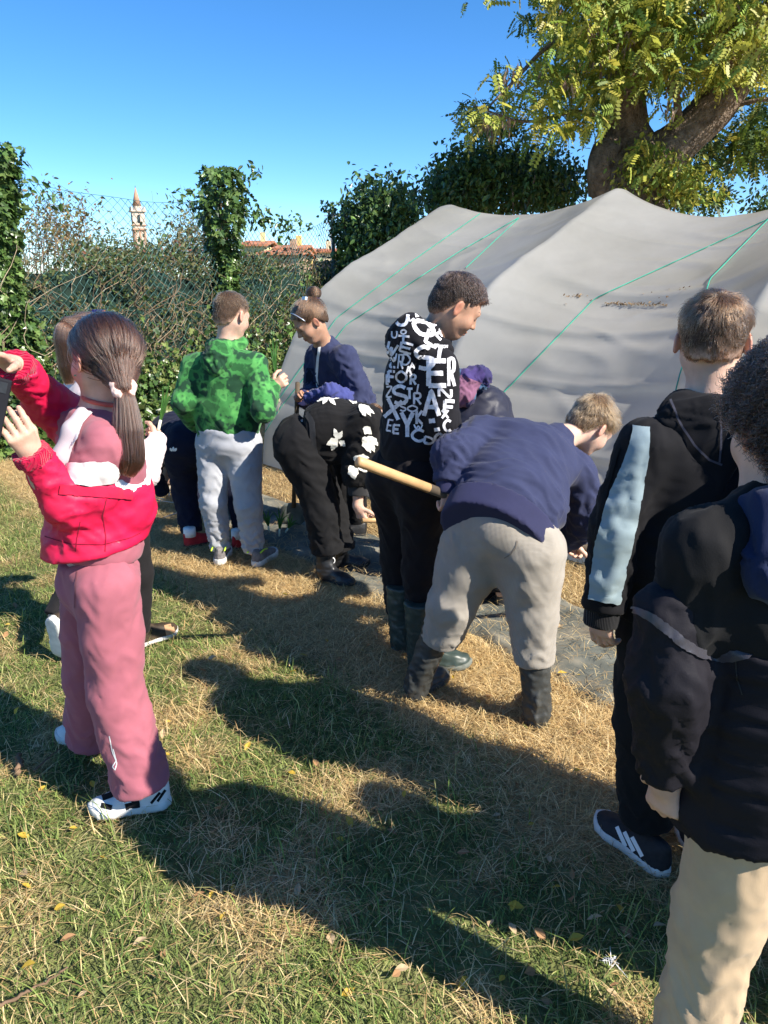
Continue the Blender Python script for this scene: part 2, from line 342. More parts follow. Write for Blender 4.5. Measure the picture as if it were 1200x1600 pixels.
rg_ = fn.new('ShaderNodeTexNoise'); rg_.noise_type = 'RIDGED_MULTIFRACTAL'; rg_.inputs['Scale'].default_value = 1.5; rg_.inputs['Detail'].default_value = 1.5; rg_.inputs['Roughness'].default_value = .5; rg_.inputs['Distortion'].default_value = .4; fl_.new(mpf.outputs[0], rg_.inputs[0])
bf_ = fn.new('ShaderNodeBump'); bf_.inputs['Strength'].default_value = .45; bf_.inputs['Distance'].default_value = .05; fl_.new(rg_.outputs[0], bf_.inputs['Height']); pb_ = fn['Principled BSDF']; old_ = pb_.inputs['Normal'].links[0].from_socket; fl_.new(old_, bf_.inputs['Normal']); fl_.new(bf_.outputs[0], pb_.inputs['Normal'])
film = mesh('film', V, FQ, m_film, tun); BV_FILM = BVHTree.FromPolygons([tuple(v) for v in V], [tuple(f) for f in FQ])
m_pipe = mat('galvanised_pipe', (.4, .41, .42), .45, .1, metal=.7)
for h in HOOPS:
    pr = profS - A(2.2, 0); pr = pr * A(.988, .99) + A(2.2, 0); b = MB(); b.tube(TB + TA * (h + .01) + TN * pr[::3, :1] + A(0, 0, 1) * (pr[::3, 1:] - .014), .011, 8); b.build('hoop', m_pipe, tun, True)
CAMP = Vector((0, 0, CAMH))
def hit(bv, u, v):
    r = Vector(ray(u, v)).normalized(); loc, nr, idx, d = bv.ray_cast(CAMP, r)
    if loc is None: return None
    if nr.dot(r) > 0: nr = -nr
    return A(*loc), A(*nr)
m_twine = mat('green_twine', (.03, .32, .22), .6, .1)
for ln in ([(772, 630), (930, 467), (1180, 353), (1240, 326)], [(1050, 640), (1062, 590), (1110, 437), (1200, 345), (1230, 315)], [(728, 420), (813, 340)],
           [(405, 690), (440, 636), (543, 507), (720, 393), (813, 340)], [(425, 640), (527, 497), (640, 412), (753, 333)]):
    pp = []
    for (u0, v0), (u1, v1) in zip(ln[:-1], ln[1:]):
        for t in np.linspace(0, 1, 40, endpoint=False):
            h_ = hit(BV_FILM, u0 + (u1 - u0) * t, v0 + (v1 - v0) * t)
            if h_: pp.append(h_[0] + h_[1] * .007)
    pp = np.array(pp); pp = np.vstack([pp[:1], (pp[:-2] + pp[1:-1] + pp[2:]) / 3, pp[-1:]]); b = MB(); b.tube(pp, .0036, 5); b.build('twine', m_twine, tun, True)
# ------------------------------------------------------------------ leaves
def tri_np(F): return np.array(F, np.int32)
L_SIMPLE = (np.array([(0, 0, 0), (.3, .22, .05), (.7, .2, .03), (1, 0, -.08), (.7, -.2, .03), (.3, -.22, .05)]), tri_np([(0, 1, 2, 3), (0, 3, 4, 5)]))
_iv = np.array([(0, 0), (-.12, .3), (.18, .5), (.3, .26), (.62, .42), (.66, .17), (1, 0)])
_iv = np.vstack([_iv, _iv[-2:0:-1] * (1, -1)]); _iv = np.hstack([_iv, (.16 * np.abs(_iv[:, 1]) - .12 * _iv[:, 0] ** 2)[:, None]])
_ivt = [(0, 1, 2), (0, 2, 3), (0, 3, 5), (3, 4, 5), (0, 5, 6), (0, 6, 7), (7, 8, 9), (0, 7, 9), (0, 9, 10), (0, 10, 11)]
L_IVY = (_iv, tri_np(_ivt))
def _pinnate(n=5):
    V = []; F = []
    def lf(b, d, l):
        s = np.cross(A(0, 0, 1), d); k = len(V); V.extend([b, b + d * l * .5 + s * l * .33, b + d * l, b + d * l * .5 - s * l * .33]); F.append((k, k + 1, k + 2, k + 3))
    for i in range(n):
        x = .18 + .75 * i / n; b = A(x, 0, -.35 * x * x)
        for sgn in (1, -1): lf(b, unit(A(.35, .9 * sgn, -.35)), .29)
    lf(A(.95, 0, -.33), unit(A(1, 0, -.6)), .22); k = len(V); V.extend([A(0, -.006, 0), A(0, .006, 0), A(.95, .004, -.33), A(.95, -.004, -.33)]); F.append((k, k + 1, k + 2, k + 3))
    return np.array(V), tri_np(F)
L_PIN = _pinnate()
def scatter(T, pos, ax, nr, size, col):
    t, f = T; n = len(pos); ax = ax / (np.linalg.norm(ax, axis=1)[:, None] + 1e-9); nr = nr - ax * (nr * ax).sum(1)[:, None]; nr /= np.linalg.norm(nr, axis=1)[:, None] + 1e-9
    sd_ = np.cross(nr, ax); size = np.broadcast_to(size, (n,))[:, None, None]
    V = pos[:, None] + size * (t[None, :, :1] * ax[:, None] + t[None, :, 1:2] * sd_[:, None] + t[None, :, 2:] * nr[:, None])
    F = f[None] + (np.arange(n) * len(t))[:, None, None]
    return V.reshape(-1, 3), F.reshape(-1, f.shape[1]), np.repeat(col, len(t), 0)
def leafmesh(name, parts, m, parent=None):
    V = np.concatenate([p[0] for p in parts]); off = np.cumsum([0] + [len(p[0]) for p in parts[:-1]]); ks = {p[1].shape[1] for p in parts}
    if len(ks) == 1: F = np.concatenate([p[1] + o for p, o in zip(parts, off)])
    else: F = [tuple(r) for p, o in zip(parts, off) for r in (p[1] + o).tolist()]
    return mesh(name, V, F, m, parent, False, {'Col': np.concatenate([p[2] for p in parts])})
def pick(cols, n, jit=.25):
    c = np.array(cols)[RNG.randint(0, len(cols), n)]; return c * (1 + jit * RNG.normal(size=(n, 1))).clip(.4, 1.8)
def rnd(n, s=1.): return RNG.normal(size=(n, 3)) * s
m_leaf = mat('leaf', (.05, .1, .03), .5, .1, 40., attr='Col', spec=.4, trans=.35)
m_leafg = mat('glossy_leaf', (.05, .1, .03), .33, .1, 40., attr='Col', spec=.5, trans=.2)
m_bark = mat('bark', (.19, .145, .11), .95, .45, 9., 1., 25., .05, spec=.1)
m_twig = mat('dry_twig', (.30, .22, .14), .9, .3, 20., attr='Col', spec=.1)
IVYC = [(.06, .115, .028), (.085, .15, .035), (.045, .09, .025), (.12, .18, .05), (.16, .19, .06)]

# ------------------------------------------------------------------ chain-link fence with its vegetation
FA = [A(-5.0, 4.3, 0), A(-3.2, 6.7, 0), A(-1.88, 9.0, 0), A(-.75, 11.6, 0), A(.3, 14.2, 0)]
m_wire = mat('green_coated_wire', (.06, .14, .125), .5, .1, spec=.4)
m_post = mat('fence_post', (.12, .15, .13), .6, .2)
fen = thing('chain_link_fence', FA[1], 'green chain-link fence with sagging top wire in front of the brushwood', 'fence')
FH = 2.33
for i in range(4):
    p0, p1 = FA[i], FA[i + 1]; L = np.linalg.norm(p1 - p0); d = (p1 - p0) / L; nf = A(d[1], -d[0], 0); D_ = .10; nd = int(L / D_)
    b = MB(); nz_ = int(FH / D_) * 2
    def warp(s, z):
        f = s / L; sg = .22 * 4 * f * (1 - f) * (.5 + .5 * (i != 1)) * max(z / FH, 0) ** 2
        bul = .05 * math.sin(f * 7 + i) * math.sin(z * 2.2) + .04 * math.sin(f * 17 + z * 3)
        return p0 + d * s + nf * bul + A(0, 0, z - sg)
    for k in range(nd + 1):
        pts = []
        for j in range(nz_ + 1):
            s = k * D_ + (D_ * .5 if j % 2 else 0) * (1 if k % 2 == 0 else 1); pts.append(warp(min(s, L), FH - j * D_ / 2))
        b.tube(pts, .0032, 3, False)
        pts2 = [warp(min(max(k * D_ - (D_ * .5 if j % 2 else 0), 0), L), FH - j * D_ / 2) + nf * .003 for j in range(nz_ + 1)]
        b.tube(pts2, .0032, 3, False)
    o = b.build('wire_mesh', m_wire, fen); o['kind'] = 'stuff'
    for zz in (FH, 1.2, .1):
        b = MB(); b.tube([warp(s, zz) - nf * .004 for s in np.linspace(0, L, 30)], .0024, 4); b.build('tension_wire', m_wire, fen)
    b = MB(); b.tube([p1, p1 + A(0, 0, 2.42)], .027, 8); b.build('post', m_post, fen, True)

def fence_pt(s, off, z):                                                     # s in segments from FA[0], off>0 toward the camera
    s = np.asarray(s, float); i = np.clip(s.astype(int), 0, 3); P0 = np.array(FA)[i]; P1 = np.array(FA)[i + 1]; d = (P1 - P0); nf = np.stack([d[:, 1], -d[:, 0], d[:, 0] * 0], 1); nf /= np.linalg.norm(nf, axis=1)[:, None]
    return P0 + d * (s - i)[:, None] + nf * np.asarray(off)[:, None] + np.stack([s * 0, s * 0, np.asarray(z)], 1), nf
# green shade net just behind the wire
def net_col(n, l, co, base):
    nz = n.new('ShaderNodeTexNoise'); nz.inputs['Scale'].default_value = 4.; nz.inputs['Detail'].default_value = 6; l.new(co, nz.inputs[0])
    return ramp(n, l, nz.outputs[0], [(.3, (.008, .018, .012)), (.55, (.013, .038, .028)), (.8, (.02, .06, .048))])
m_net = wave_bump(mat('shade_net', (.02, .06, .05), .9, .2, 6., pattern=net_col), 40, .5, .01, 'X', 'Z')
sg_ = np.linspace(.2, 3.6, 140); zg = np.linspace(0.02, 1.55, 30); SS, ZZ = np.meshgrid(sg_, zg, indexing='ij')
pp, _n = fence_pt(SS.ravel(), -.10 + .04 * noise(np.stack([SS.ravel() * 6, ZZ.ravel() * 2, ZZ.ravel() * 0], 1)), ZZ.ravel()); pp[:, 2] += .10 * noise(np.stack([SS.ravel() * 3, SS.ravel() * 0, SS.ravel() * 0], 1)) * ZZ.ravel()
I = np.arange(len(pp)).reshape(SS.shape); FQ = np.stack([I[:-1, :-1].ravel(), I[1:, :-1].ravel(), I[1:, 1:].ravel(), I[:-1, 1:].ravel()], 1)
nt_ = mesh('shade_net', pp, FQ, m_net); tag(nt_, 'dark green shade net hanging behind the chain-link fence', 'net')

# brushwood: tangled dry vine stems woven through the fence
b = MB()
for k in range(380):
    s = RNG.uniform(.4, 3.6); z = RNG.uniform(0, .9); o = RNG.uniform(-.06, .06) if k % 3 else RNG.uniform(-.7, .3); pts = []; ds = RNG.normal() * .02; dz = .055 + RNG.uniform(0, .02); zt = min(RNG.uniform(.9, 1.85), 1.8)
    while z < zt and len(pts) < 40:
        pts.append((s, o, z)); ds = ds * .75 + RNG.normal() * .017; s += ds; z += dz * (1 if RNG.rand() > .12 else -.4); o += RNG.normal() * .012
    if len(pts) < 4: continue
    a_ = np.array(pts); w3, _ = fence_pt(np.clip(a_[:, 0], .02, 3.95), a_[:, 1], a_[:, 2]); r0 = RNG.uniform(.0022, .006)
    b.tube(w3, np.linspace(r0, r0 * .5, len(w3)), 4, False, pick([(.27, .2, .13), (.2, .14, .09), (.34, .27, .18), (.13, .09, .06)], 1)[0])
bw = b.build('dry_vines', m_twig, None); tag(bw, 'tangled dry brown vine stems climbing along the chain-link fence', 'dry vines', kind='stuff')
def cloud(n, smin_, smax, omin, omax, zf, cols, size, T=L_SIMPLE, up=.2, clump=0):
    s = RNG.uniform(smin_, smax, n); z = zf(s, n)
    if clump:
        keep = fbm(np.stack([s * 4.5, z * 2.6, s * 0 + clump], 1)) > RNG.uniform(-.5, .35, n); s, z = s[keep], z[keep]; n = len(s)
    p, nf = fence_pt(s, RNG.uniform(omin, omax, n), z); ax = rnd(n) + nf * .5 + A(0, 0, -up); nr = nf + rnd(n, .6) + A(0, 0, .5)
    return scatter(T, p, ax, nr, size * RNG.uniform(.6, 1.3, n), pick(cols, n))
brown = [(.15, .11, .05), (.11, .10, .04), (.09, .115, .035), (.06, .095, .03), (.16, .16, .055), (.04, .075, .025), (.07, .12, .035)]
hz = leafmesh('brushwood_leaves', [cloud(30000, .3, 3.7, -1.0, -.14, lambda s, n: RNG.uniform(0, 1, n) ** .7 * (1.78 + .16 * noise(np.stack([s * 5, s * 0, s * 0], 1))), brown, .05, clump=3),
      cloud(34000, .3, 3.7, -.16, .05, lambda s, n: RNG.uniform(.2, 1.75, n), brown + [(.08, .13, .035), (.12, .15, .045)], .042, clump=9),
      cloud(9000, 1.9, 3.9, -.8, .35, lambda s, n: RNG.uniform(0, 1.65, n), [(.05, .09, .025), (.09, .12, .03), (.035, .06, .02), (.13, .14, .05)], .05, clump=5)], m_leaf)
tag(hz, 'brown and green scrub filling the back of the fence', 'scrub', kind='stuff')
# ivy: along the foot of the fence, as one mass
iv = leafmesh('ground_ivy', [cloud(10500, .2, 2.3, .02, .34, lambda s, n: np.abs(RNG.normal(0, .36, n)) * (1.0 + .35 * noise(np.stack([s * 4, s * 0, s * 0 + 3], 1))), IVYC, .06, L_IVY),
      cloud(4200, 1.0, 2.6, .1, 1.15, lambda s, n: np.abs(RNG.normal(0, .10, n)), IVYC, .06, L_IVY),
      cloud(3000, 2.3, 3.4, .02, .5, lambda s, n: np.abs(RNG.normal(0, .5, n)), IVYC[:3], .06, L_IVY)], m_leafg)
tag(iv, 'glossy green ivy spreading along the foot of the fence', 'ivy', kind='stuff')
# ivy pillars over the posts
def ivy_pillar(base, h, r, n, label, flop):
    t = thing('ivy_pillar', base, label, 'ivy', 'ivy-covered fence posts'); z = RNG.uniform(.1, h, n); th = RNG.uniform(0, 2 * math.pi, n)
    R_ = r(z) * (.35 + .65 * RNG.uniform(0, 1, n) ** .5) * (1 + .75 * noise(np.stack([np.cos(th) * 1.2 + base[0], np.sin(th) * 1.2, z * 2.6], 1)) + .3 * noise(np.stack([np.cos(th) * 3, np.sin(th) * 3, z * 7], 1)))
    out = np.stack([np.cos(th), np.sin(th), 0 * z], 1); p = base + out * R_[:, None] + np.stack([0 * z, 0 * z, z], 1)
    prts = [scatter(L_IVY, p, out + rnd(n, .6) + A(0, 0, -.8), out + rnd(n, .5) + A(0, 0, .5), .066 * RNG.uniform(.6, 1.3, n), pick(IVYC[:4], n))]
    for (q0, q1, m_) in flop:                                                # hanging or reaching sprays
        tt = RNG.uniform(0, 1, m_)[:, None]; c = np.asarray(q0) + (np.asarray(q1) - q0) * tt + rnd(m_, .045); c[:, 2] -= .05 * np.abs(RNG.normal(size=m_))
        prts.append(scatter(L_SIMPLE, c, rnd(m_) + A(0, 0, -1.), rnd(m_) + A(.3, -.6, .5), .07 * RNG.uniform(.6, 1.3, m_), pick(IVYC[:3], m_)))
    o = leafmesh('leaves', prts, m_leafg, t)
    b = MB()
    for k in range(5): a0 = k * 1.3; b.tube([base + A(.03 * math.cos(a0 + zz * 2), .03 * math.sin(a0 + zz * 2), zz) for zz in np.linspace(0, h * .95, 14)], .012, 5)
    b.build('stem', m_bark, t, True)
p1, p2 = FA[1], FA[2]
ivy_pillar(p1 + A(-.05, 0, 0), 2.52, lambda z: .17 + .09 * np.sin(z * 2.3 + 1) + .10 * np.exp(-z / .8), 4600, 'tall ivy pillar at the left edge of the picture', [(p1 + A(0, 0, 2.4), p1 + A(.32, .35, 2.18), 60), (p1 + A(0, -.1, 2.3), p1 + A(-.5, -.3, 2.6), 160)])
ivy_pillar(p2 + A(.05, 0, 0), 2.66, lambda z: .10 + .23 * np.exp(-((z - 2.25) / .38) ** 2), 3600, 'ivy pillar with bushy top on the fence post right of the bell tower',
           [(p2 + A(0, 0, 2.4), p2 + A(.75, .5, 2.05), 170), (p2 + A(.1, 0, 2.5), p2 + A(.45, .2, 2.7), 80), (p2 + A(0, 0, 2.45), p2 + A(-.42, -.5, 2.34), 60), (p2 + A(.2, .2, 2.3), p2 + A(.95, 1.3, 2.2), 120)])
ivy_pillar(A(-.55, 11.5, 0), 2.55, lambda z: .22 + .1 * np.sin(z * 3), 1800, 'ivy pillar beside the far left edge of the tunnel', [])

# ------------------------------------------------------------------ trees and bushes
def px_cloud(blobs, Y0, Y1, n):
    w_ = np.array([b[4] * b[2] * b[3] for b in blobs]); w_ /= w_.sum(); k = RNG.choice(len(blobs), n, p=w_); out = []
    for i in k:
        u, v, ru, rv, _ = blobs[i]; r = math.sqrt(RNG.rand()); t = RNG.rand() * 2 * math.pi; out.append(P(u + ru * r * math.cos(t), v + rv * r * math.sin(t), RNG.uniform(Y0, Y1)))
    return np.array(out)
def limb(pl, n=8): p = np.array([P(u, v, y) for u, v, y, r in pl]); s = spline(np.hstack([p, np.array([[q[3]] for q in pl])]), n); return s[:, :3], s[:, 3]
loc_base = G(985, 300, 0) * 0 + A(3.72, 11.6, 0)
tr = thing('locust_tree', loc_base, 'large locust tree with yellow green leaves and forked trunk behind the tunnel', 'tree')
def bark_tube(pts, r, n=18, amp=.16, seed=0):
    V, F = tube(pts, r, n); c = np.repeat(np.asarray(pts), n, 0); d = V[:len(c)] - c
    nn_ = fbm(np.concatenate([d * 9, c[:, 2:] * 0], 1)[:, :3] * A(1, 1, .3) + c * A(.4, .4, 1.2) + seed); V[:len(c)] = c + d * (1 + amp * nn_ + .08 * np.abs(noise(d * 22 + c * 2)))[:, None]; return V, F
pt, rt = limb([(985, 560, 11.6, .62), (985, 420, 11.6, .52), (982, 310, 11.6, .50), (985, 255, 11.6, .46), (978, 205, 11.6, .30), (975, 150, 11.5, .27), (990, 80, 11.4, .25), (1000, 0, 11.3, .22), (985, -120, 11.2, .17), (1000, -260, 11.0, .1)])
pt[0, 2] = -.1; V, F = bark_tube(pt, rt, 26); V2, F2 = bark_tube(*limb([(1000, 290, 11.6, .40), (1035, 245, 11.5, .33), (1095, 190, 11.3, .27), (1150, 120, 11.1, .25), (1195, 50, 10.9, .22), (1260, -60, 10.6, .16), (1330, -200, 10.3, .1)]), 20, .16, 4.)
V3, F3 = bark_tube(*limb([(945, 300, 11.5, .22), (938, 262, 11.4, .20), (950, 235, 11.4, .17), (970, 225, 11.5, .14)]), 14, .2, 8.)
b = MB(); b.add(V, F); b.add(V2, F2); b.add(V3, F3)
for br in ([(980, 40, 11.4, .14), (930, 12, 11.1, .12), (880, -10, 10.8, .09), (800, -20, 10.5, .05)], [(985, 120, 11.4, .06), (1010, 95, 11.1, .045), (1060, 60, 10.8, .03)], [(1060, 215, 11.4, .07), (1058, 160, 11.0, .05), (1050, 110, 10.7, .03)],
           [(985, 70, 11.3, .07), (930, 45, 10.9, .05), (860, 70, 10.5, .03), (800, 130, 10.3, .02), (760, 170, 10.2, .012)], [(960, 190, 11.4, .05), (900, 175, 11.0, .03), (820, 190, 10.6, .018), (740, 165, 10.4, .01)],
           [(1100, 200, 11.3, .05), (1150, 165, 11.1, .035), (1230, 150, 10.8, .02)], [(1150, 120, 11.1, .06), (1120, 60, 10.8, .04), (1080, 0, 10.6, .03)], [(1120, 260, 12.6, .04), (1180, 235, 12.6, .03), (1260, 190, 12.6, .02)]):
    V, F = tube(*limb(br), 7); b.add(V, F)
trunk_o = b.build('trunk', m_bark, tr, True)
YG = [(.42, .40, .06), (.33, .36, .055), (.22, .30, .05), (.50, .44, .08), (.16, .24, .04), (.37, .38, .065)]
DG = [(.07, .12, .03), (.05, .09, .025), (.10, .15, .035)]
crown = [(960, 20, 120, 70, 1.), (1080, 40, 130, 90, 1.), (900, 90, 60, 60, .9), (960, 115, 70, 45, .6), (1020, 100, 60, 45, .4), (1150, 70, 70, 70, .8), (840, 130, 70, 30, .5), (880, 170, 50, 40, .55), (800, 165, 45, 26, .35), (755, 185, 45, 22, .22), (850, 205, 40, 25, .32),
         (925, 170, 40, 35, .5), (1000, 250, 22, 40, .25), (1000, -120, 330, 120, .5), (1250, 0, 120, 160, .5), (740, 5, 26, 12, .2), (790, 108, 25, 10, .2), (1060, 150, 30, 35, .22)]
n = 6400; c = px_cloud(crown, 9.7, 12.4, n); ax = rnd(n) + A(0, 0, -.7); sz = RNG.uniform(.15, .28, n)
prts = [scatter(L_PIN, c, ax, rnd(n, .5) + A(.5, -.5, 1), sz, pick(YG, n, .2))]
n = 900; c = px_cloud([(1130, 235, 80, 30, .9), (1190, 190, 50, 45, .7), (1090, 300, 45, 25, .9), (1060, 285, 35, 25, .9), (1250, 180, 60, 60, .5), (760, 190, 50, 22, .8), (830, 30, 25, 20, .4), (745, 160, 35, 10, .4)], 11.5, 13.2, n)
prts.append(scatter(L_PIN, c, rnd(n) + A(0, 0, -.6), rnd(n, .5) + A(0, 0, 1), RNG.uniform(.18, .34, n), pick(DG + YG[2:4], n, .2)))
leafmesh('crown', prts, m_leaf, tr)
pc = px_cloud([(985, 70, 60, 40, 1.), (890, 110, 30, 25, 1), (820, 120, 30, 18, 1), (1140, 50, 50, 40, 1), (1050, 150, 12, 30, 1), (780, 190, 50, 20, .6), (920, 30, 60, 20, .6)], 9.9, 10.6, 60); k = 9; pos = np.repeat(pc, k, 0) + rnd(len(pc) * k, .05)
pods = scatter((L_SIMPLE[0] * (1, .55, 1), L_SIMPLE[1]), pos, rnd(len(pos), .25) + A(0, 0, -1), rnd(len(pos)), RNG.uniform(.08, .14, len(pos)), pick([(.34, .22, .15), (.26, .16, .10), (.42, .3, .2)], len(pos)))
leafmesh('seed_pods', [pods], m_leaf, tr)['kind'] = 'stuff'
def bush(name, label, blobs, Y0, Y1, n, cols, size, base, cat='bush', grp=None, mm=None):
    t = thing(name, base, label, cat, grp); c = px_cloud(blobs, Y0, Y1, n // 7); c = np.repeat(c, 7, 0) + rnd(len(c) * 7, size * 1.4); c = c + rnd(len(c), .12) * (RNG.rand(len(c), 1) < .18); m_ = len(c)
    leafmesh('crown', [scatter(L_SIMPLE, c, rnd(m_) + A(0, 0, -.9), rnd(m_, .7) + A(.5, -.5, .9), size * RNG.uniform(.6, 1.3, m_), pick(cols, m_))], mm or m_leafg, t)
    b = MB(); cc = c.mean(0)
    for k in range(5): e = c[RNG.randint(m_)]; b.tube(spline([base + rnd(1, .08)[0] * (1, 1, 0), base * .6 + cc * .4 + rnd(1, .1)[0], e], 5), np.linspace(.06, .012, 11), 6)
    b.build('trunk', m_bark, t, True); return t
DK = [(.055, .105, .03), (.075, .14, .035), (.04, .08, .025), (.10, .165, .04)]
bush('evergreen_bush', 'dark ivy-clad bush just left of the tunnel top', [(597, 335, 40, 46, 1.), (575, 362, 30, 42, 1), (625, 355, 28, 40, 1), (600, 420, 52, 40, .7), (570, 305, 16, 22, .4)], 10.9, 12.3, 9000, DK, .09, A(-.05, 11.6, 0))
bush('evergreen_bush', 'wide dark evergreen bush behind the ridge between the tunnel hoops', [(790, 292, 105, 34, 1.), (720, 295, 45, 40, 1), (755, 262, 50, 28, .9), (860, 285, 45, 34, .9), (825, 252, 34, 20, .6), (695, 312, 30, 32, 1)], 12.0, 14.2, 13000, DK, .10, A(2.2, 13.2, 0))
bush('evergreen_bush', 'small dark bush at the far right behind the tunnel', [(1185, 326, 22, 10, 1.), (1215, 320, 30, 16, 1)], 12.6, 13.4, 700, DK, .09, A(6.4, 13, 0))
bush('yellow_bush', 'light green leafy shoots right of the locust trunk', [(1075, 290, 40, 16, 1.), (1050, 275, 20, 18, 1), (1010, 262, 26, 36, .8), (985, 290, 20, 12, .5)], 10.9, 11.2, 1500, YG, .09, A(4.3, 11.2, 0), mm=m_leaf)
# half-bare bushes beyond the fence
def twig_bush(label, blobs, Y0, Y1, n, base, cols):
    t = thing('half_bare_bush', base, label, 'bush', 'half-bare bushes beyond the fence'); b = MB(); tip = px_cloud(blobs, Y0, Y1, n)
    for e in tip:
        m0 = base + (e - base) * .55 + rnd(1, .25)[0]; s = spline([base + rnd(1, .1)[0] * (1, 1, 0), m0, e + rnd(1, .05)[0]], 5); b.tube(s, np.linspace(.02, .004, len(s)), 3, False, pick([(.12, .075, .05), (.16, .11, .07), (.2, .14, .1)], 1)[0])
        for j in range(3): q = s[RNG.randint(6, len(s))]; b.tube([q, q + rnd(1, .16)[0] + A(0, 0, .12), q + rnd(1, .26)[0] + A(0, 0, .28)], [.006, .004, .002], 3, False, (.17, .115, .075))
    b.build('branches', m_twig, t); m_ = n * 34; c = np.repeat(tip, 34, 0) + rnd(m_, .22)
    leafmesh('leaves', [scatter(L_SIMPLE, c, rnd(m_) + A(0, 0, -.4), rnd(m_) + A(0, 0, .6), .09 * RNG.uniform(.5, 1.2, m_), pick(cols, m_))], m_leaf, t)
twig_bush('reddish brown half-bare bush behind the fence left of the bell tower', [(95, 345, 50, 34, 1.), (60, 370, 40, 25, 1), (125, 370, 25, 30, .8)], 14, 17, 46, A(-6.8, 15.5, 0), [(.25, .15, .07), (.28, .2, .09), (.2, .17, .06), (.13, .14, .045)])
twig_bush('olive half-bare bush behind the fence right of the bell tower', [(300, 368, 32, 24, 1.), (285, 392, 36, 16, 1), (315, 350, 18, 26, .5)], 14, 17, 42, A(-4.2, 15.5, 0), [(.15, .15, .05), (.11, .135, .045), (.22, .17, .08)])
twig_bush('low green hedge bush under the bell tower behind the fence', [(170, 400, 50, 10, 1.), (240, 406, 30, 8, 1)], 15, 17, 60, A(-5.4, 16, 0), [(.10, .14, .05), (.08, .11, .04), (.16, .17, .06)])
far = leafmesh('far_scrub', [cloud(14000, 2.2, 3.95, -3.2, -.8, lambda s, n: RNG.uniform(0, 1, n) ** .6 * (1.92 + .3 * noise(np.stack([s * 7, s * 0, s * 0], 1))), brown + [(.22, .09, .06)], .07, clump=13)], m_leaf); tag(far, 'rust and green scrub in front of the distant roofs', 'scrub', kind='stuff')

# ------------------------------------------------------------------ bell tower, houses, mast
m_brick = mat('tower_brick', (.42, .24, .16), .9, .18, .9); m_stone = mat('tower_stone', (.58, .47, .38), .9, .18, .7); m_dark = mat('dark_opening', (.03, .03, .035), .9); m_tile = mat('roof_tile', (.42, .17, .09), .9, .25, 3.)
TWY = 250.; tb = P(222, 388, TWY); tw = thing('bell_tower', A(tb[0], TWY, 0), 'slender brick bell tower with conical spire on the horizon', 'tower')
tx = tb[0] - .4; zf = lambda v: P(222, v, TWY)[2]; RT = np.array([[math.cos(.42), math.sin(.42), 0], [-math.sin(.42), math.cos(.42), 0], [0, 0, 1]]); hw = 1.95
def tbox(name, z0, z1, h, m): b = MB(); b.box((tx, TWY, (z0 + z1) / 2), (h, h, (z1 - z0) / 2), RT); return b.build(name, m, tw)
tbox('shaft', 0, zf(360), hw * .92, m_stone); tbox('cornice', zf(360), zf(357.6), hw * 1.12, m_brick); tbox('belt', zf(357.6), zf(353), hw * .95, m_stone); tbox('cornice', zf(353), zf(351.5), hw * 1.12, m_brick)
bel = tbox('belfry', zf(351.5), zf(331.5), hw * .96, m_stone); tbox('cornice', zf(331.5), zf(329.5), hw * 1.22, m_stone)
for k in range(4):
    an_ = .42 + k * math.pi / 2; R2 = np.array([[math.cos(an_), math.sin(an_), 0], [-math.sin(an_), math.cos(an_), 0], [0, 0, 1]]); cx = A(math.sin(an_), -math.cos(an_), 0)
    b = MB(); z0, z1 = zf(349), zf(338.5); b.box(A(tx, TWY, (z0 + z1) / 2) + cx * hw * .95, (.42, .14, (z1 - z0) / 2), R2)
    aa2 = np.linspace(0, math.pi, 9); rr = [A(math.cos(t) * .42, 0, math.sin(t) * .42) for t in aa2]; base = A(tx, TWY, z1) + cx * hw * .95
    f1 = np.array([r @ R2 + base + cx * .14 for r in rr]); f2 = np.array([r @ R2 + base - cx * .14 for r in rr]); b.add(np.vstack([f1, f2]), [tuple(range(9))[::-1], tuple(range(9, 18))] + [(i, i + 1, i + 10, i + 9) for i in range(8)])
    b.build('belfry_arch', m_dark, tw); b = MB()
    for s_ in (-1, 0, 1): b.box(A(tx, TWY, zf(374)) + (A(s_ * hw * .72, 0, 0) @ R2) + cx * hw * .93, (.26, .16, (zf(360.2) - zf(388)) / 2), R2)
    b.build('pilaster', m_brick, tw); q = A(hw * 1.0, hw * 1.0, 0) @ R2; b = MB(); zz = zf(329.5)
    b.tube([A(tx, TWY, zz) + q, A(tx, TWY, zz + .7) + q, A(tx, TWY, zz + 1.5) + q], [.32, .26, .04], 6); b.build('pinnacle', m_stone, tw)
b = MB(); zz = zf(329.5); b.tube([A(tx, TWY, zz), A(tx, TWY, zf(322))], [1.42, 1.36], 8); b.build('drum', m_stone, tw)
b = MB(); b.tube([A(tx, TWY, zf(322)), A(tx, TWY, zf(293))], [1.42, .10], 12); sp = b.build('spire', m_brick, tw, True); b = MB(); b.tube([A(tx, TWY, zf(293.5)), A(tx, TWY, zf(290))], [.12, .05], 6); b.build('finial', m_dark, sp)
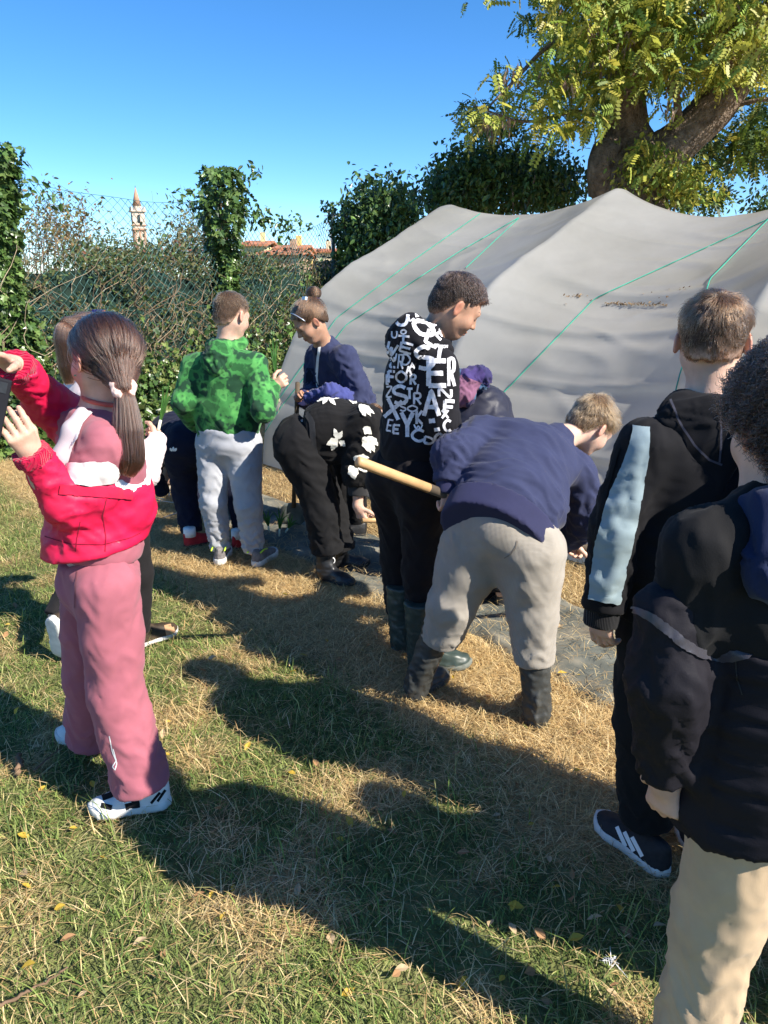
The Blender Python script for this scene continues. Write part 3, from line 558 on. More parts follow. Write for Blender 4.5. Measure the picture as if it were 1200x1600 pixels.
def house(label, u0, u1, vr, ve, Y, wallc, rr=.1):
    x0, x1 = P(u0, ve, Y)[0], P(u1, ve, Y)[0]; zr, ze = P(u0, vr, Y)[2], P(u0, ve, Y)[2]; t = thing('house', A((x0 + x1) / 2, Y, 0), label, 'house'); d = 4.5
    mw = mat('house_wall', wallc, .9, .1, 2.); b = MB(); b.box(((x0 + x1) / 2, Y + d, ze / 2), ((x1 - x0) / 2, d, ze / 2)); b.build('wall', mw, t)
    b = MB(); e = .35; ym = Y + d; V = [(x0 - e, Y - e, ze - .1), (x1 + e, Y - e, ze - .1), (x1 + e, ym, zr), (x0 - e, ym, zr), (x1 + e, Y + 2 * d + e, ze - .1), (x0 - e, Y + 2 * d + e, ze - .1)]; V += [(x, y, z + .18) for x, y, z in V]
    b.add(V, [(0, 1, 7, 6), (6, 7, 8, 9), (9, 8, 10, 11), (0, 3, 2, 1), (3, 5, 4, 2), (0, 6, 9, 3), (3, 9, 11, 5), (1, 2, 8, 7), (2, 4, 10, 8), (5, 11, 10, 4)]); r = b.build('roof', m_tile, t)
    b = MB(); xc = x0 + (x1 - x0) * .7; b.box((xc, ym - 1, zr + .4), (.22, .22, .45)); b.build('chimney', mw, r)
    nw = max(2, int((x1 - x0) / 2.4))
    for k in range(nw): b = MB(); b.box((x0 + (x1 - x0) * (k + .5) / nw, Y - .03, ze - 1.5), (.45, .06, .65)); b.build('window', m_dark, t)
house('yellow house with orange roof seen through the fence gap', 432, 472, 382, 389, 62, (.72, .52, .18))
house('long cream house with flat tiled roof nearest the tunnel edge', 484, 520, 388, 393, 75, (.7, .6, .4))
house('pale yellow house behind the ivy pillar', 378, 412, 375, 383, 70, (.7, .6, .3))
house('red roofed low house in front of the yellow houses', 410, 466, 391, 396, 50, (.45, .3, .2))
m_steel = mat('mast_steel', (.25, .22, .22), .6); Ym = 95.; ms = thing('lattice_mast', A(P(520, 385, Ym)[0], Ym, 0), 'thin lattice power mast on the horizon beside the bush', 'mast'); x0 = P(520, 385, Ym)[0]; zt = P(520, 333, Ym)[2]; b = MB()
for sx, sy in ((-1, -1), (1, -1), (1, 1), (-1, 1)): b.tube([A(x0 + sx * .45, Ym + sy * .45, 0), A(x0 + sx * .12, Ym + sy * .12, zt)], .05, 4)
for k in range(14): z0 = zt * k / 14; z1 = zt * (k + 1) / 14; g0 = .45 - .33 * k / 14; g1 = .45 - .33 * (k + 1) / 14; sg2 = 1 if k % 2 else -1; b.tube([A(x0 - sg2 * g0, Ym - g0, z0), A(x0 + sg2 * g1, Ym - g1, z1)], .035, 3)
b.build('lattice', m_steel, ms); b = MB()
for k in range(3): b.box((x0, Ym, zt - .3 - k * .8), (1.0 - .1 * k, .05, .05))
b.build('cross_arm', m_steel, ms)
# ------------------------------------------------------------------ people: tools
Zv = A(0, 0, 1)
def frame(f, u=Zv): f = unit(f); r = unit(np.cross(f, u)); return np.array([r, f, np.cross(r, f)])     # rows: right, forward, up
class Head:
    def __init__(s, c, f, u=Zv, k=1.): s.c, s.R, s.k = np.asarray(c, float), frame(f, u), k
    def w(s, x, y, z): return s.c + s.k * (A(x, y, z) @ s.R)
    def loc(s, p): return ((p - s.c) @ s.R.T) / s.k
    def E(s, c, r): return ell(s.w(*c), A(*r) * s.k, s.R)
    def C(s, a, b, ra, rb=None): return cap(s.w(*a), s.w(*b), ra * s.k, (ra if rb is None else rb) * s.k)
def head_prims(H):
    p = [(H.E((0, -.012, .028), (.073, .091, .079)), 0), (H.E((0, .026, -.026), (.060, .058, .070)), .03), (H.E((0, .050, -.080), (.026, .026, .022)), .03)]
    for s in (1, -1):
        p += [(H.C((s * .044, .004, -.045), (s * .018, .050, -.084), .020, .017), .025), (H.E((s * .035, .052, -.034), (.026, .028, .027)), .02)]
    p += [(H.C((-.032, .073, .016), (.032, .073, .016), .012), .018), (H.C((0, .080, .006), (0, .099, -.026), .0065, .0095), .012), (H.E((.009, .088, -.030), (.0085, .011, .0075)), .006), (H.E((-.009, .088, -.030), (.0085, .011, .0075)), .006)]
    p += [(H.E((0, .0815, -.0545), (.021, .011, .0058)), .005), (H.E((0, .080, -.0655), (.017, .011, .0065)), .005)]
    for s in (1, -1):
        p += [(H.E((s * .031, .068, .001), (.014, .014, .012)), .006)]
        R = frame(H.R[1] * .92 + H.R[0] * s * -.38, H.R[2] * .97 - H.R[1] * .25)
        p += [(ell(H.w(s * .078, -.008, -.010), A(.0065, .017, .029) * H.k, R), .006)]
    sub = [(H.E((s * .030, .092, .000), (.016, .014, .010)), .010) for s in (1, -1)] + [(H.E((s * .087, -.006, -.008), (.0065, .009, .017)), .005) for s in (1, -1)] + [(H.E((0, .099, -.060), (.014, .012, .0012)), .002)]
    return p, sub
def rot_about(v, k, a): return v * math.cos(a) + np.cross(k, v) * math.sin(a) + k * k.dot(v) * (1 - math.cos(a))
def hand_prims(wr, d, pn, th, s=1., curl=(.35, .45, .35), spread=.05, tcurl=.3, tdir=None):
    """wrist, finger direction, palm normal, thumb side direction"""
    d = unit(d); pn = unit(pn - d * np.dot(pn, d)); side = np.cross(d, pn); side = side * (1 if side.dot(th) > 0 else -1)
    p = [(ecap(wr + d * .012 * s, wr + d * .060 * s, side, (.024 * s, .014 * s), (.033 * s, .0125 * s), .8), .012)]
    for i, (o, L) in enumerate(((.0245, .060), (.0085, .067), (-.008, .063), (-.0235, .050))):
        b = wr + d * (.068 - .004 * abs(i - 1)) * s + side * o * s; v = unit(d + side * (o / .0245) * spread); ax_ = np.cross(v, pn); r = .0079 * s
        for j, fr in enumerate((.46, .30, .24)):
            v = rot_about(v, unit(ax_), curl[j] * (1 + .12 * (i - 1.5))); e = b + v * L * fr * s; p.append((cap(b, e, r, r * .93), .003)); b = e; r *= .93
    b = wr + d * .018 * s + side * .020 * s + pn * .004 * s; v = unit(d * .62 + side * .72 + pn * .35) if tdir is None else unit(tdir); ax_ = unit(np.cross(v, d * .5 - side + pn * .8)); r = .0115 * s
    for L in (.036, .029, .023):
        e = b + v * L * s; p.append((cap(b, e, r, r * .85), .007)); b = e; r *= .85; v = rot_about(v, ax_, tcurl)
    return p
def join_blocks(bl):
    V = np.concatenate([b[0] for b in bl]); off = np.cumsum([0] + [len(b[0]) for b in bl[:-1]]); return V, np.concatenate([b[1] + o for b, o in zip(bl, off)])
def skin_mat(name, c): return mat(name, c, .52, .16, 22., .3, 260., .0012, attr='Col', sss=.16, spec=.35)
def strands(name, pts, r0, r1, m, parent):
    pts = np.asarray(pts, np.float32) - ORG[0].astype(np.float32); n, k, _ = pts.shape
    cu = bpy.data.hair_curves.new(name); cu.add_curves([k] * n); cu.attributes['position'].data.foreach_set('vector', pts.ravel())
    ra = cu.attributes.get('radius') or cu.attributes.new('radius', 'FLOAT', 'POINT'); ra.data.foreach_set('value', np.tile(np.linspace(r0, r1, k, dtype=np.float32), n))
    cu.materials.append(m); o = bpy.data.objects.new(name, cu); COL.objects.link(o); o.parent = parent; return o
def hair_mat(name, c, rough=.32, var=.75):
    m = bpy.data.materials.new(name); m.use_nodes = True; n = m.node_tree.nodes; l = m.node_tree.links; n.remove(n['Principled BSDF'])
    h = n.new('ShaderNodeBsdfHairPrincipled'); h.parametrization = 'COLOR'; h.inputs['Roughness'].default_value = rough; h.inputs['Radial Roughness'].default_value = rough * 1.3
    hi = n.new('ShaderNodeHairInfo'); c = np.array(c); col = ramp(n, l, hi.outputs['Random'], [(0, tuple(c * (1 - var))), (.5, tuple(c)), (1, tuple(c * (1 + var)))]); l.new(col, h.inputs['Color']); l.new(h.outputs[0], n['Material Output'].inputs[0]); return m
HL_BOY = ([-.12, -.075, -.045, -.02, .02, .045, .07, .12], [-.070, -.070, -.050, .010, .006, .030, .062, .070])
HL_GIRL = ([-.12, -.075, -.045, -.02, .02, .045, .07, .12], [-.060, -.056, -.035, .010, .008, .034, .066, .076])
def hair_cap(H, m, parent, line=HL_BOY, thick=.006, extra=(), vox=.0065, name='hair', tint=None):
    pr = [(H.E((0, -.012, .029), (.073 + thick, .091 + thick, .079 + thick)), 0), (H.E((0, -.045, -.028), (.052 + thick, .05 + thick, .05)), .03)] + list(extra)
    def line_cut(p): q = H.loc(p); return (np.interp(q[..., 1], *line) - .03 * smooth01((-q[..., 1] - .06) / .03) * (line is HL_GIRL) - q[..., 2] + .004 * np.sin(q[..., 0] * 160 + q[..., 1] * 90)).astype(np.float32) * H.k
    V, F = sdf(pr, vox * H.k, cuts=[line_cut]); V = V + normals(V, F) * (.002 * noise(V * 60))[:, None]
    at = None
    if tint is not None: q = H.loc(V); f_ = smooth01((q[:, 2] - np.interp(q[:, 1], *line)) / .035 + .15 * noise(V * 120))[:, None]; at = {'Col': np.array(tint[0]) * .8 * (1 - f_) + np.array(tint[1]) * f_}
    o = mesh(name, V, F, m, parent, attrs=at); return o, V, F
def rooted(H, V, F, n, line=HL_BOY):
    N = normals(V, F); k = RNG.randint(0, len(F), n); w_ = RNG.dirichlet((1, 1, 1, 1), n); R = (V[F[k]] * w_[..., None]).sum(1); Nn = (N[F[k]] * w_[..., None]).sum(1); q = H.loc(R)
    ok = (np.linalg.norm((q - A(0, -.012, .028)) / A(.073, .091, .079), axis=1) > .97); return R[ok], Nn[ok] / np.linalg.norm(Nn[ok], axis=1)[:, None], q[ok]
def short_hair(H, m, base_m, parent, n=7000, top=.035, side=.008, lift=.45, curl=0., crown=(0, -.062, .085), line=HL_BOY, thick=.005, r=.00032, comb=None, k=6, extra=(), tint=None):
    o, V, F = hair_cap(H, base_m, parent, line, thick, extra, tint=tint); R, N, q = rooted(H, V, F, n); h = smooth01((q[:, 2] - .01) / .07); L = (side + (top - side) * h) * RNG.uniform(.6, 1.15, len(R)) * H.k
    g = (q - A(*crown)); g = g / (np.linalg.norm(g, axis=1)[:, None] + .01) if comb is None else np.tile(A(*comb), (len(q), 1)) * .8 + .5 * g / (np.linalg.norm(g, axis=1)[:, None] + .01)
    g = g @ H.R; g = g - N * (g * N).sum(1)[:, None]; g /= np.linalg.norm(g, axis=1)[:, None] + 1e-6
    cl = np.stack([noise(q * 28 + i * 9) for i in range(3)], 1); d0 = unit_rows(N * lift + g + cl * .45 + rnd(len(R), .12)); pts = [R - N * .002]; p = R.copy(); d = d0
    ph = noise(q * 22 + 40) * 9; u1 = unit_rows(np.cross(N, g + 1e-6))
    for j in range(k):
        p = p + d * (L / k)[:, None]; d = unit_rows(d - N * .10 - Zv * .05 + rnd(len(R), .05))
        if curl: a = ph + j * 1.5; d = unit_rows(d + curl * (u1 * np.cos(a)[:, None] + N * np.sin(a)[:, None]))
        pts.append(p.copy())
    strands('strands', np.stack(pts, 1), r * H.k, r * .4 * H.k, m, o); return o
def unit_rows(v): return v / (np.linalg.norm(v, axis=1)[:, None] + 1e-9)
def tied_hair(H, m, base_m, parent, knot, tail=None, n=7000, line=HL_GIRL, part=None, tail_r=.03, r=.0005, nt=2600, knotw=None, sub=None):
    """hair combed back over the skull to a knot (local), then an optional tail (world points)"""
    k_ = A(*knot); kin = k_ * .55; o, V, F = hair_cap(H, base_m, parent, line, .006, [(cap(H.w(*kin), H.w(*(k_ * .97)), .045 * H.k, .016), .04)] if k_[2] < .05 else ()); R, N, q = rooted(H, V, F, n, line); c0 = A(0, -.012, .029); rad = A(.079, .097, .085) ; kn = A(*knot)
    if sub is not None: ok = sub(q); R, N, q = R[ok], N[ok], q[ok]
    pts = []; fly = np.where(RNG.rand(len(q)) < .03, RNG.uniform(.04, .16, len(q)), 0.); jit = unit_rows(np.cross(q - kn, A(.3, .2, 1)) + rnd(len(q), .3)) * .015 + (q - A(0, -.02, .03)) * .10
    for t in np.linspace(0, 1, 10):
        p = q * (1 - t) + (kn + jit) * t; e = (p - c0) / rad; nn_ = np.linalg.norm(e, axis=1); lf_ = 1.0 + .02 * math.sin(math.pi * t) + .035 * RNG.rand(len(q)) + fly * math.sin(math.pi * t); p = np.where((nn_ < lf_)[:, None], c0 + e / nn_[:, None] * rad * lf_[:, None], p); pts.append(H.c + H.k * (p @ H.R))
    strands('strands', np.stack(pts, 1), r, r * .8, m, o)
    if tail is not None:
        T = spline(tail, 6); k = len(T); th = RNG.uniform(0, 2 * math.pi, nt); rr = np.sqrt(RNG.uniform(0, 1, nt)); prof_ = np.interp(np.linspace(0, 1, k), [0, .12, .45, .8, 1], [.45, .75, 1.1, .95, .5]) * tail_r
        D = np.gradient(T, axis=0); D = unit_rows(D); s0 = unit_rows(np.cross(D, np.tile(A(.3, 1, .1), (k, 1)))); s1 = np.cross(D, s0); ln = RNG.uniform(.75, 1.03, nt); idx = np.linspace(0, 1, k); ps = []
        wob = rnd(nt, .0025)
        for j in range(k):
            tt = np.clip(idx[j] * ln, 0, 1) * (k - 1); i0 = np.minimum(tt.astype(int), k - 2); f = (tt - i0)[:, None]; cpt = T[i0] * (1 - f) + T[i0 + 1] * f; pr_ = (prof_[i0] * (1 - f[:, 0]) + prof_[i0 + 1] * f[:, 0])
            ps.append(cpt + (s0[i0] * np.cos(th)[:, None] + s1[i0] * .75 * np.sin(th)[:, None]) * (rr * pr_)[:, None] + wob * (j / k))
        strands('ponytail', np.stack(ps, 1), r, r * .5, m, o)
    return o

def body(parent, H, nk, J, hands, skin, tint, vox=.0052, neck_r=.045, forearm=False, low=.016):
    """head, neck, torso, arms and hands as the figure under the clothes"""
    hp, sub = head_prims(H); nb = H.w(0, -.02, -.045); hp += [(cap(nb, nk, neck_r * H.k, neck_r * 1.08), .03), (cap(nk, nk - unit(nb - nk) * .05, neck_r * 1.15, .07), .04)]
    V, F = sdf(hp, vox, subs=sub); q = H.loc(V); col = np.tile(A(*tint), (len(V), 1)) * (1 + .06 * noise(V * 25))[:, None]
    lip = np.exp(-((np.linalg.norm((q - A(0, .088, -.060)) / A(.023, .02, .010), axis=1)) ** 4)); ear = smooth01((np.abs(q[:, 0]) - .070) / .01) * (np.abs(q[:, 2] + .01) < .035); chk = np.exp(-((np.abs(q[:, 0]) - .04) / .018) ** 2 - ((q[:, 2] + .03) / .02) ** 2) * (q[:, 1] > .03)
    red = A(*tint) * A(1.02, .55, .5); w_ = np.clip(lip * .7 + ear * .5 + chk * .25, 0, 1)[:, None]; col = col * (1 - w_) + red * w_
    bl = [(V, F)]; cols = [col]
    for h in hands:
        V, F = sdf(hand_prims(*h['a'], **h.get('k', {})) + [(cap(h['e'], h['a'][0], h.get('re', .036), h.get('rw', .0235)), .012), (cap(h['a'][0], h['a'][0] + unit(h['a'][1]) * .02, .0235, .021), .012)], h.get('vox', .0042)); bl.append((V, F)); n_ = noise(V * 40); cols.append(np.tile(A(*tint), (len(V), 1)) * (1 + .07 * n_)[:, None] * A(1, .95, .93))
    tp = [(ecap(J['pv'], J['ch'], J['sr'] - J['sl'], (.10, .07), (.11, .075)), 0), (cap(J['ch'], nk, .075, .05), .04)]
    for s in 'lr': tp += [(cap(J['s' + s], J['e' + s], .035, .03), .03), (cap(J['ch'], J['s' + s], .06, .035), .04), (cap(J['e' + s], J['w' + s], .03, .022), .02), (cap(J['pv'], J['h' + s], .075, .07), .04), (cap(J['h' + s], J['k' + s], .06, .042), .03), (cap(J['k' + s], J['a' + s], .042, .028), .02)]
    V, F = sdf(tp, low); bl.append((V, F)); cols.append(np.tile(A(*tint), (len(V), 1)))
    V, F = join_blocks(bl); return mesh('body', V, F, skin, parent, attrs={'Col': np.concatenate(cols)})
def face_marks(H, parent, m_hair, m_lid, closed=True):
    for s in (1, -1):
        b = MB(); pts = [H.w(s * (.014 + .032 * t), .0865 - .017 * t * t, .0195 + .007 * math.sin(t * 2.2)) for t in np.linspace(0, 1, 8)]; b.tube(pts, np.array([.0022, .003, .003, .0028, .0025, .002, .0015, .0008]) * H.k, 6); b.build('eyebrow', m_hair, parent, True)
        b = MB(); pts = [H.w(s * (.018 + .026 * t), .0835 - .0095 * t * t, -.0035 - .0028 * math.sin(t * math.pi) + .001 * t) for t in np.linspace(0, 1, 9)]; b.tube(pts, np.array([.0008, .0014, .0017, .0018, .0019, .0019, .0018, .0014, .0008]) * H.k, 6); b.build('eyelash', m_lid, parent, True)

def sleeve(J, s, r, k=.03, to=1.0, cuff=None):
    a, e, w_ = J['s' + s], J['e' + s], J['w' + s]; end = e + (w_ - e) * to; d = unit(w_ - e)
    return [(cap(a, e, r[0], r[1]), k), (cut(cap(e, end + d * .03, r[1], r[2]), (end, d)), .02)]
def top(parent, J, m, name='sweatshirt', rx=(.150, .150, .155), ry=(.105, .10, .105), arm=(.066, .056, .046), vox=.008, hem=.10, sl_to=(1., 1.), neck=.062, seed=1., amp=.006, band=None, cuff=None, shell=None, extra=(), cuts=(), sh=.07, arms='lr', ft=16., low=.005, bandh=.045, nkup=.0, ktor=.05):
    pv, ch, nk = J['pv'], J['ch'], J['nk']; side = J['sr'] - J['sl']; ax_ = unit(ch - pv); h0 = pv - ax_ * hem + (J['hemoff'] if 'hemoff' in J else 0)
    pr = [(cut(ecap(h0 - ax_ * .04, pv + (ch - pv) * .35, side, (rx[0], ry[0]), (rx[1], ry[1])), (h0, -ax_)), 0), (ecap(pv + (ch - pv) * .35, ch, side, (rx[1], ry[1]), (rx[2], ry[2])), ktor),
          (cap(J['sl'] * .80 + J['sr'] * .20, J['sl'] * .20 + J['sr'] * .80, sh, sh), .06), (cap(ch, nk, .10, neck), .05), (cut(cap(nk - unit(nk - ch) * .02, nk + unit(nk - ch) * (.03 + nkup), neck, neck * .92), (nk + unit(nk - ch) * (.012 + nkup), unit(nk - ch))), .03)]
    for s, t in zip('lr', sl_to):
        if s in arms: pr += sleeve(J, s, arm, .035, t)
    pr += list(extra); V, F = sdf(pr, vox, cuts=cuts, shell=shell)
    bones = [(pv, ch, amp * 1.2, amp * .6, ft)] + [x for s in arms for x in ((J['s' + s], J['e' + s], amp * .5, amp * 1.3, ft * 1.3), (J['e' + s], J['w' + s], amp * 1.3, amp * 1.1, ft * 1.5))]
    V = folds(V, F, bones, seed, low, [(h0, ax_, .3)] + [(J['e' + s] + (J['w' + s] - J['e' + s]) * t, J['w' + s] - J['e' + s], .09) for s, t in zip('lr', sl_to)]); o = mesh(name, V, F, m, parent)
    if band:
        c0 = h0 + ax_ * bandh; Vb, Fb = sdf([(cut(ecap(h0 - ax_ * .05, c0 + ax_ * .02, side, (rx[0] - .003, ry[0] - .003), (rx[0] + .002, ry[0] + .002)), (h0 - ax_ * (bandh * .9), -ax_), (c0, ax_)), 0)], vox); mesh('waistband', Vb, Fb, band, o)
    if cuff:
        for s, t in zip('lr', sl_to):
            if s in arms: e, w_ = J['e' + s], J['w' + s]; d = unit(w_ - e); end = e + (w_ - e) * t; Vc, Fc = sdf([(cut(cap(end - d * .01, end + d * .045, arm[2] * .86, arm[2] * .80), (end + d * .04, d)), 0)], .006); mesh('cuff', Vc, Fc, cuff, o)
    return o, V, F
def pants(parent, J, m, name='trousers', r=(.088, .068, .055), hip=(.145, .115), vox=.008, seed=2., amp=.006, to=(1., 1.), up=.06, stack=1., k=.035, ft=15., flare=None, low=.005, seat=.0):
    pv = J['pv']; side = J['hr'] - J['hl']; u = unit(J.get('wst', J['ch']) - pv); pr = [(cut(ecap(pv - u * .03, pv + u * (up + .05), side, hip, (hip[0] * .95, hip[1] * .95)), (pv + u * up, u)), 0)]; bones = []; fd = []
    for s, t in zip('lr', to):
        h, kn, an_ = J['h' + s], J['k' + s], J['a' + s]; end = kn + (an_ - kn) * t; d = unit(an_ - kn)
        pr += [(cap(h, kn, r[0], r[1]), k), (cut(cap(kn, end + d * .02, r[1], r[2]), (end, d)), .02)]
        if seat: pr.append((cap(h + J['back'] * seat, h + J['back'] * seat * .6 + (kn - h) * .25, r[0] * 1.02, r[0] * .9), .05))
        bones += [(h, kn, amp * .8, amp, ft), (kn, end, amp * .9, amp * 1.6 * stack, ft * 1.5)]; fd.append((end, d, .12))
    V, F = sdf(pr, vox); V = folds(V, F, bones, seed, low, fd); return mesh(name, V, F, m, parent), V, F

def shoe(parent, heel, fwd, m_up, m_sole, L=.215, up=Zv, boot=None, name='shoe', hgt=1., vox=.006, sole_h=.026, wd=1.):
    """heel = ground point under the back of the heel; boot = height of a shaft"""
    R = frame(fwd, up); Fw, Rt, Up = R[1], R[0], R[2]
    def lc(p): q = p - heel; return q @ Fw, q @ Rt, q @ Up
    def half(x): t = np.clip(x / L, 0, 1); return wd * np.interp(t, [0, .03, .1, .2, .45, .72, .88, .96, 1], [.004, .018, .028, .031, .030, .041, .036, .022, .004])
    def fs(p):
        x, y, z = lc(p); zz = sole_h + .010 * smooth01((x / L - .75) / .25) ; return np.maximum(np.maximum(np.abs(y) - half(x) - .003, np.maximum(-x - .003, x - L - .003)), np.maximum(z - zz, .003 + .012 * smooth01((x / L - .8) / .2) - z))
    tp = [.078, .086, .084, .074, .058, .046, .034, .02]
    def fu(p):
        x, y, z = lc(p); t = np.clip(x / L, 0, 1); tz = hgt * np.interp(t, [0, .06, .22, .36, .55, .78, .94, 1], tp); hw_ = half(x) + .0005; e = (np.abs(y) / hw_) ** 2.3 + (np.maximum(z - .012, 0) / tz) ** 2.6
        return np.maximum(np.maximum((e ** .42 - 1) * .030, np.maximum(-x, x - L)), .012 - z)
    c = heel + Fw * L / 2; ex = np.abs(Fw) * L * .6 + np.abs(Rt) * .06 + np.abs(Up) * .12; pu = Prim(fu, c - ex, c + ex + Up * .05)
    pr = [(pu, 0)]
    if boot:
        a0 = heel + Fw * .040 + Up * .05; a1 = np.asarray(boot['top'], float); d = unit(a1 - a0); pr += [(cut(cap(a0, a1 + d * .03, boot.get('r0', .040), boot.get('r1', .055)), (a1, d)), .03)]
    V, F = sdf(pr, vox); V = V + normals(V, F) * ((.0012 if not boot else .003) * noise(V * A(30, 30, 60)))[:, None]
    if boot and boot.get('fold'): V = folds(V, F, [(a0, a1, .004, .002, 22)], boot['fold'], .002)
    o = mesh(name, V, F, m_up, parent); ps_ = Prim(fs, c - ex, c + ex); Vs, Fs = sdf([(ps_, 0)], vox * 1.25); mesh('sole', Vs, Fs, m_sole, o); return o, V, F
def bvh(V, F): return BVHTree.FromPolygons([tuple(v) for v in np.asarray(V, float)], [tuple(int(i) for i in f) for f in F])
def ribbon(mb, bv, pts, wpx, off=.002, step=3., maxd=.03, cols=4, rough=0.):
    """lay a flat strip (photo-pixel polyline, width) on a surface"""
    pts = np.asarray(pts, float); seg = np.linalg.norm(np.diff(pts, axis=0), axis=1); s = np.concatenate([[0], np.cumsum(seg)]); n = max(2, int(s[-1] / step) + 1); tt = np.linspace(0, s[-1], n); p = np.stack([np.interp(tt, s, pts[:, 0]), np.interp(tt, s, pts[:, 1])], 1)
    T = np.gradient(p, axis=0); T /= np.linalg.norm(T, axis=1)[:, None] + 1e-9; Nn = np.stack([-T[:, 1], T[:, 0]], 1); wv = np.array([wpx(t) for t in np.linspace(0, 1, n)]) if callable(wpx) else np.full(n, float(wpx)); wv = wv * (1 + rough * RNG.normal(size=n))
    hits = [[hit(bv, *(p[i] + Nn[i] * wv[i] * (j / (cols - 1) - .5))) for j in range(cols)] for i in range(n)]
    V = []; ids = {}
    for i in range(n):
        for j in range(cols):
            if hits[i][j]: ids[i, j] = len(V); V.append(hits[i][j][0] + hits[i][j][1] * off)
    F = []
    for i in range(n - 1):
        for j in range(cols - 1):
            q = [(i, j), (i + 1, j), (i + 1, j + 1), (i, j + 1)]
            if all(x in ids for x in q):
                Q = np.array([V[ids[x]] for x in q])
                if np.ptp(Q, axis=0).max() < maxd: F.append(tuple(ids[x] for x in q))
    if F: mb.add(V, F)
def chain(pts, r, k=.02): return [(cap(a, b, ra, rb), k) for a, b, ra, rb in zip(pts[:-1], pts[1:], r[:-1], r[1:])]
def person(base, label): return thing('person', base, label, 'person', 'children in the garden')
def chk(name, J):
    L = lambda a, b: round(float(np.linalg.norm(J[a] - J[b])), 2)
    print('LIMBS', name, {s: (L('s' + s, 'e' + s), L('e' + s, 'w' + s), L('h' + s, 'k' + s), L('k' + s, 'a' + s)) for s in 'lr'}, 'sh', L('sl', 'sr'), 'tor', L('pv', 'nk'), 'z', [round(float(J[k][2]), 2) for k in ('nk', 'pv', 'kl', 'al', 'kr', 'ar')])
# ------------------------------------------------------------------ people: shared materials
def fab(name, c, **k): d = dict(rough=.85, var=.09, vs=14., bump=.25, bs=500., bd=.0012, sheen=.12, spec=.15, crease=16.); d.update(k); return mat(name, c, **d)
SK1, SK2, SK3 = (.56, .355, .265), (.40, .225, .148), (.58, .38, .29)
m_skin = skin_mat('skin', SK1)
m_black = fab('black_cloth', (.009, .009, .010), sheen=.03); m_navy = fab('navy_cloth', (.029, .035, .080), sheen=.08); m_dnavy = fab('dark_navy_cloth', (.008, .010, .025), sheen=.04)
m_grey = fab('light_grey_fleece', (.37, .38, .41)); m_white = fab('white_cloth', (.8, .79, .77)); m_red = fab('red_nylon', (.60, .007, .058), rough=.55, sheen=0., spec=.45, bump=.1)
m_mauve = fab('mauve_fleece', (.335, .105, .135)); m_char = fab('charcoal_leggings', (.014, .013, .014), sheen=.03)
m_beige = fab('sand_trousers', (.46, .335, .21)); m_waffle = wave_bump(fab('waffle_trousers', (.33, .30, .26), bump=0), 85, .5, .0025, 'X', 'Z')
m_rubber = mat('green_rubber', (.035, .05, .042), .42, .2, 8., .3, 18., .004, spec=.45); m_brub = mat('black_rubber', (.04, .042, .04), .5, .35, 14., .3, 25., .004, spec=.4)
m_leather = mat('black_leather', (.014, .014, .015), .4, .2, 20., .3, 60., .002, spec=.5); m_swhite = mat('white_sole', (.62, .61, .57), .7, .15, 30.); m_sgrey = mat('grey_sole', (.38, .39, .4), .7, .15, 30.); m_sblack = mat('black_sole', (.02, .02, .02), .7)
m_wood = mat('handle_wood', (.55, .34, .16), .5, .15, 20., .2, 60., .002, spec=.4); m_dirt = mat('soiled_wood', (.10, .075, .05), .8, .3, 20.)
m_hk = mat('hair_base_dark', (.02, .013, .010), .8, .3, 60.); m_hb = mat('hair_base_brown', (.05, .028, .016), .8, .3, 60.); m_hlb = mat('hair_base_fair', (.12, .075, .04), .8, .3, 60.)
h_black = hair_mat('hair_black', (.022, .014, .011)); h_dark = hair_mat('hair_dark_brown', (.06, .028, .018), .3); h_brown = hair_mat('hair_brown', (.10, .05, .025)); h_fair = hair_mat('hair_fair', (.25, .145, .07)); h_mid = hair_mat('hair_mid_brown', (.2, .10, .045))
m_hfade = mat('clipped_hair', (.03, .02, .015), .8, .25, 200., attr='Col'); m_lash = mat('lash', (.012, .008, .007), .7); m_knitb = wave_bump(fab('black_rib_knit', (.03, .03, .032), bump=0), 70, .9, .004, 'X')
def rib(name, c, ax='X', sc_=90): return wave_bump(fab(name, c, bump=0), sc_, .6, .003, ax)

# ================================================================== girl in pink with red jacket off the shoulders
J = dict(pv=P(155, 895, 1.88), ch=P(160, 735, 1.90), nk=P(152, 655, 1.93), sl=P(165, 700, 1.795), sr=P(128, 672, 2.05), el=P(100, 800, 1.76), wl=P(50, 712, 1.69), er=P(68, 625, 2.0), wr=P(24, 572, 1.86),
         hl=P(168, 915, 1.80), hr=P(143, 905, 1.97), kl=P(182, 1085, 1.79), al=P(222, 1228, 1.77), kr=P(142, 1060, 2.0), ar=P(143, 1152, 2.05))
chk('pink', J); g0 = person((J['pv'][0], J['pv'][1], 0), 'girl with long dark ponytail in red jacket slipped off her shoulders and mauve tracksuit')
H = Head(P(163, 560, 1.93), (-.80, .60, -.05), (.08, 0, 1), .98)
dl = unit(P(20, 660, 1.64) - J['wl']); drr = unit(P(-25, 548, 1.78) - J['wr'])
body(g0, H, J['nk'], J, [dict(e=J['el'] * .4 + J['wl'] * .6, a=(J['wl'], dl, A(-.6, .75, .2), A(.1, .2, 1)), k=dict(curl=(.55, .6, .4), spread=.12, tdir=A(-.15, .1, .9), tcurl=.35), vox=.0032), dict(e=J['er'] * .4 + J['wr'] * .6, a=(J['wr'], drr, A(0, -.3, -1), A(0, -1, 0)), k=dict(curl=(.3, .5, .4)))], m_skin, SK1, neck_r=.042)
tail_knot = P(193, 606, 1.83)
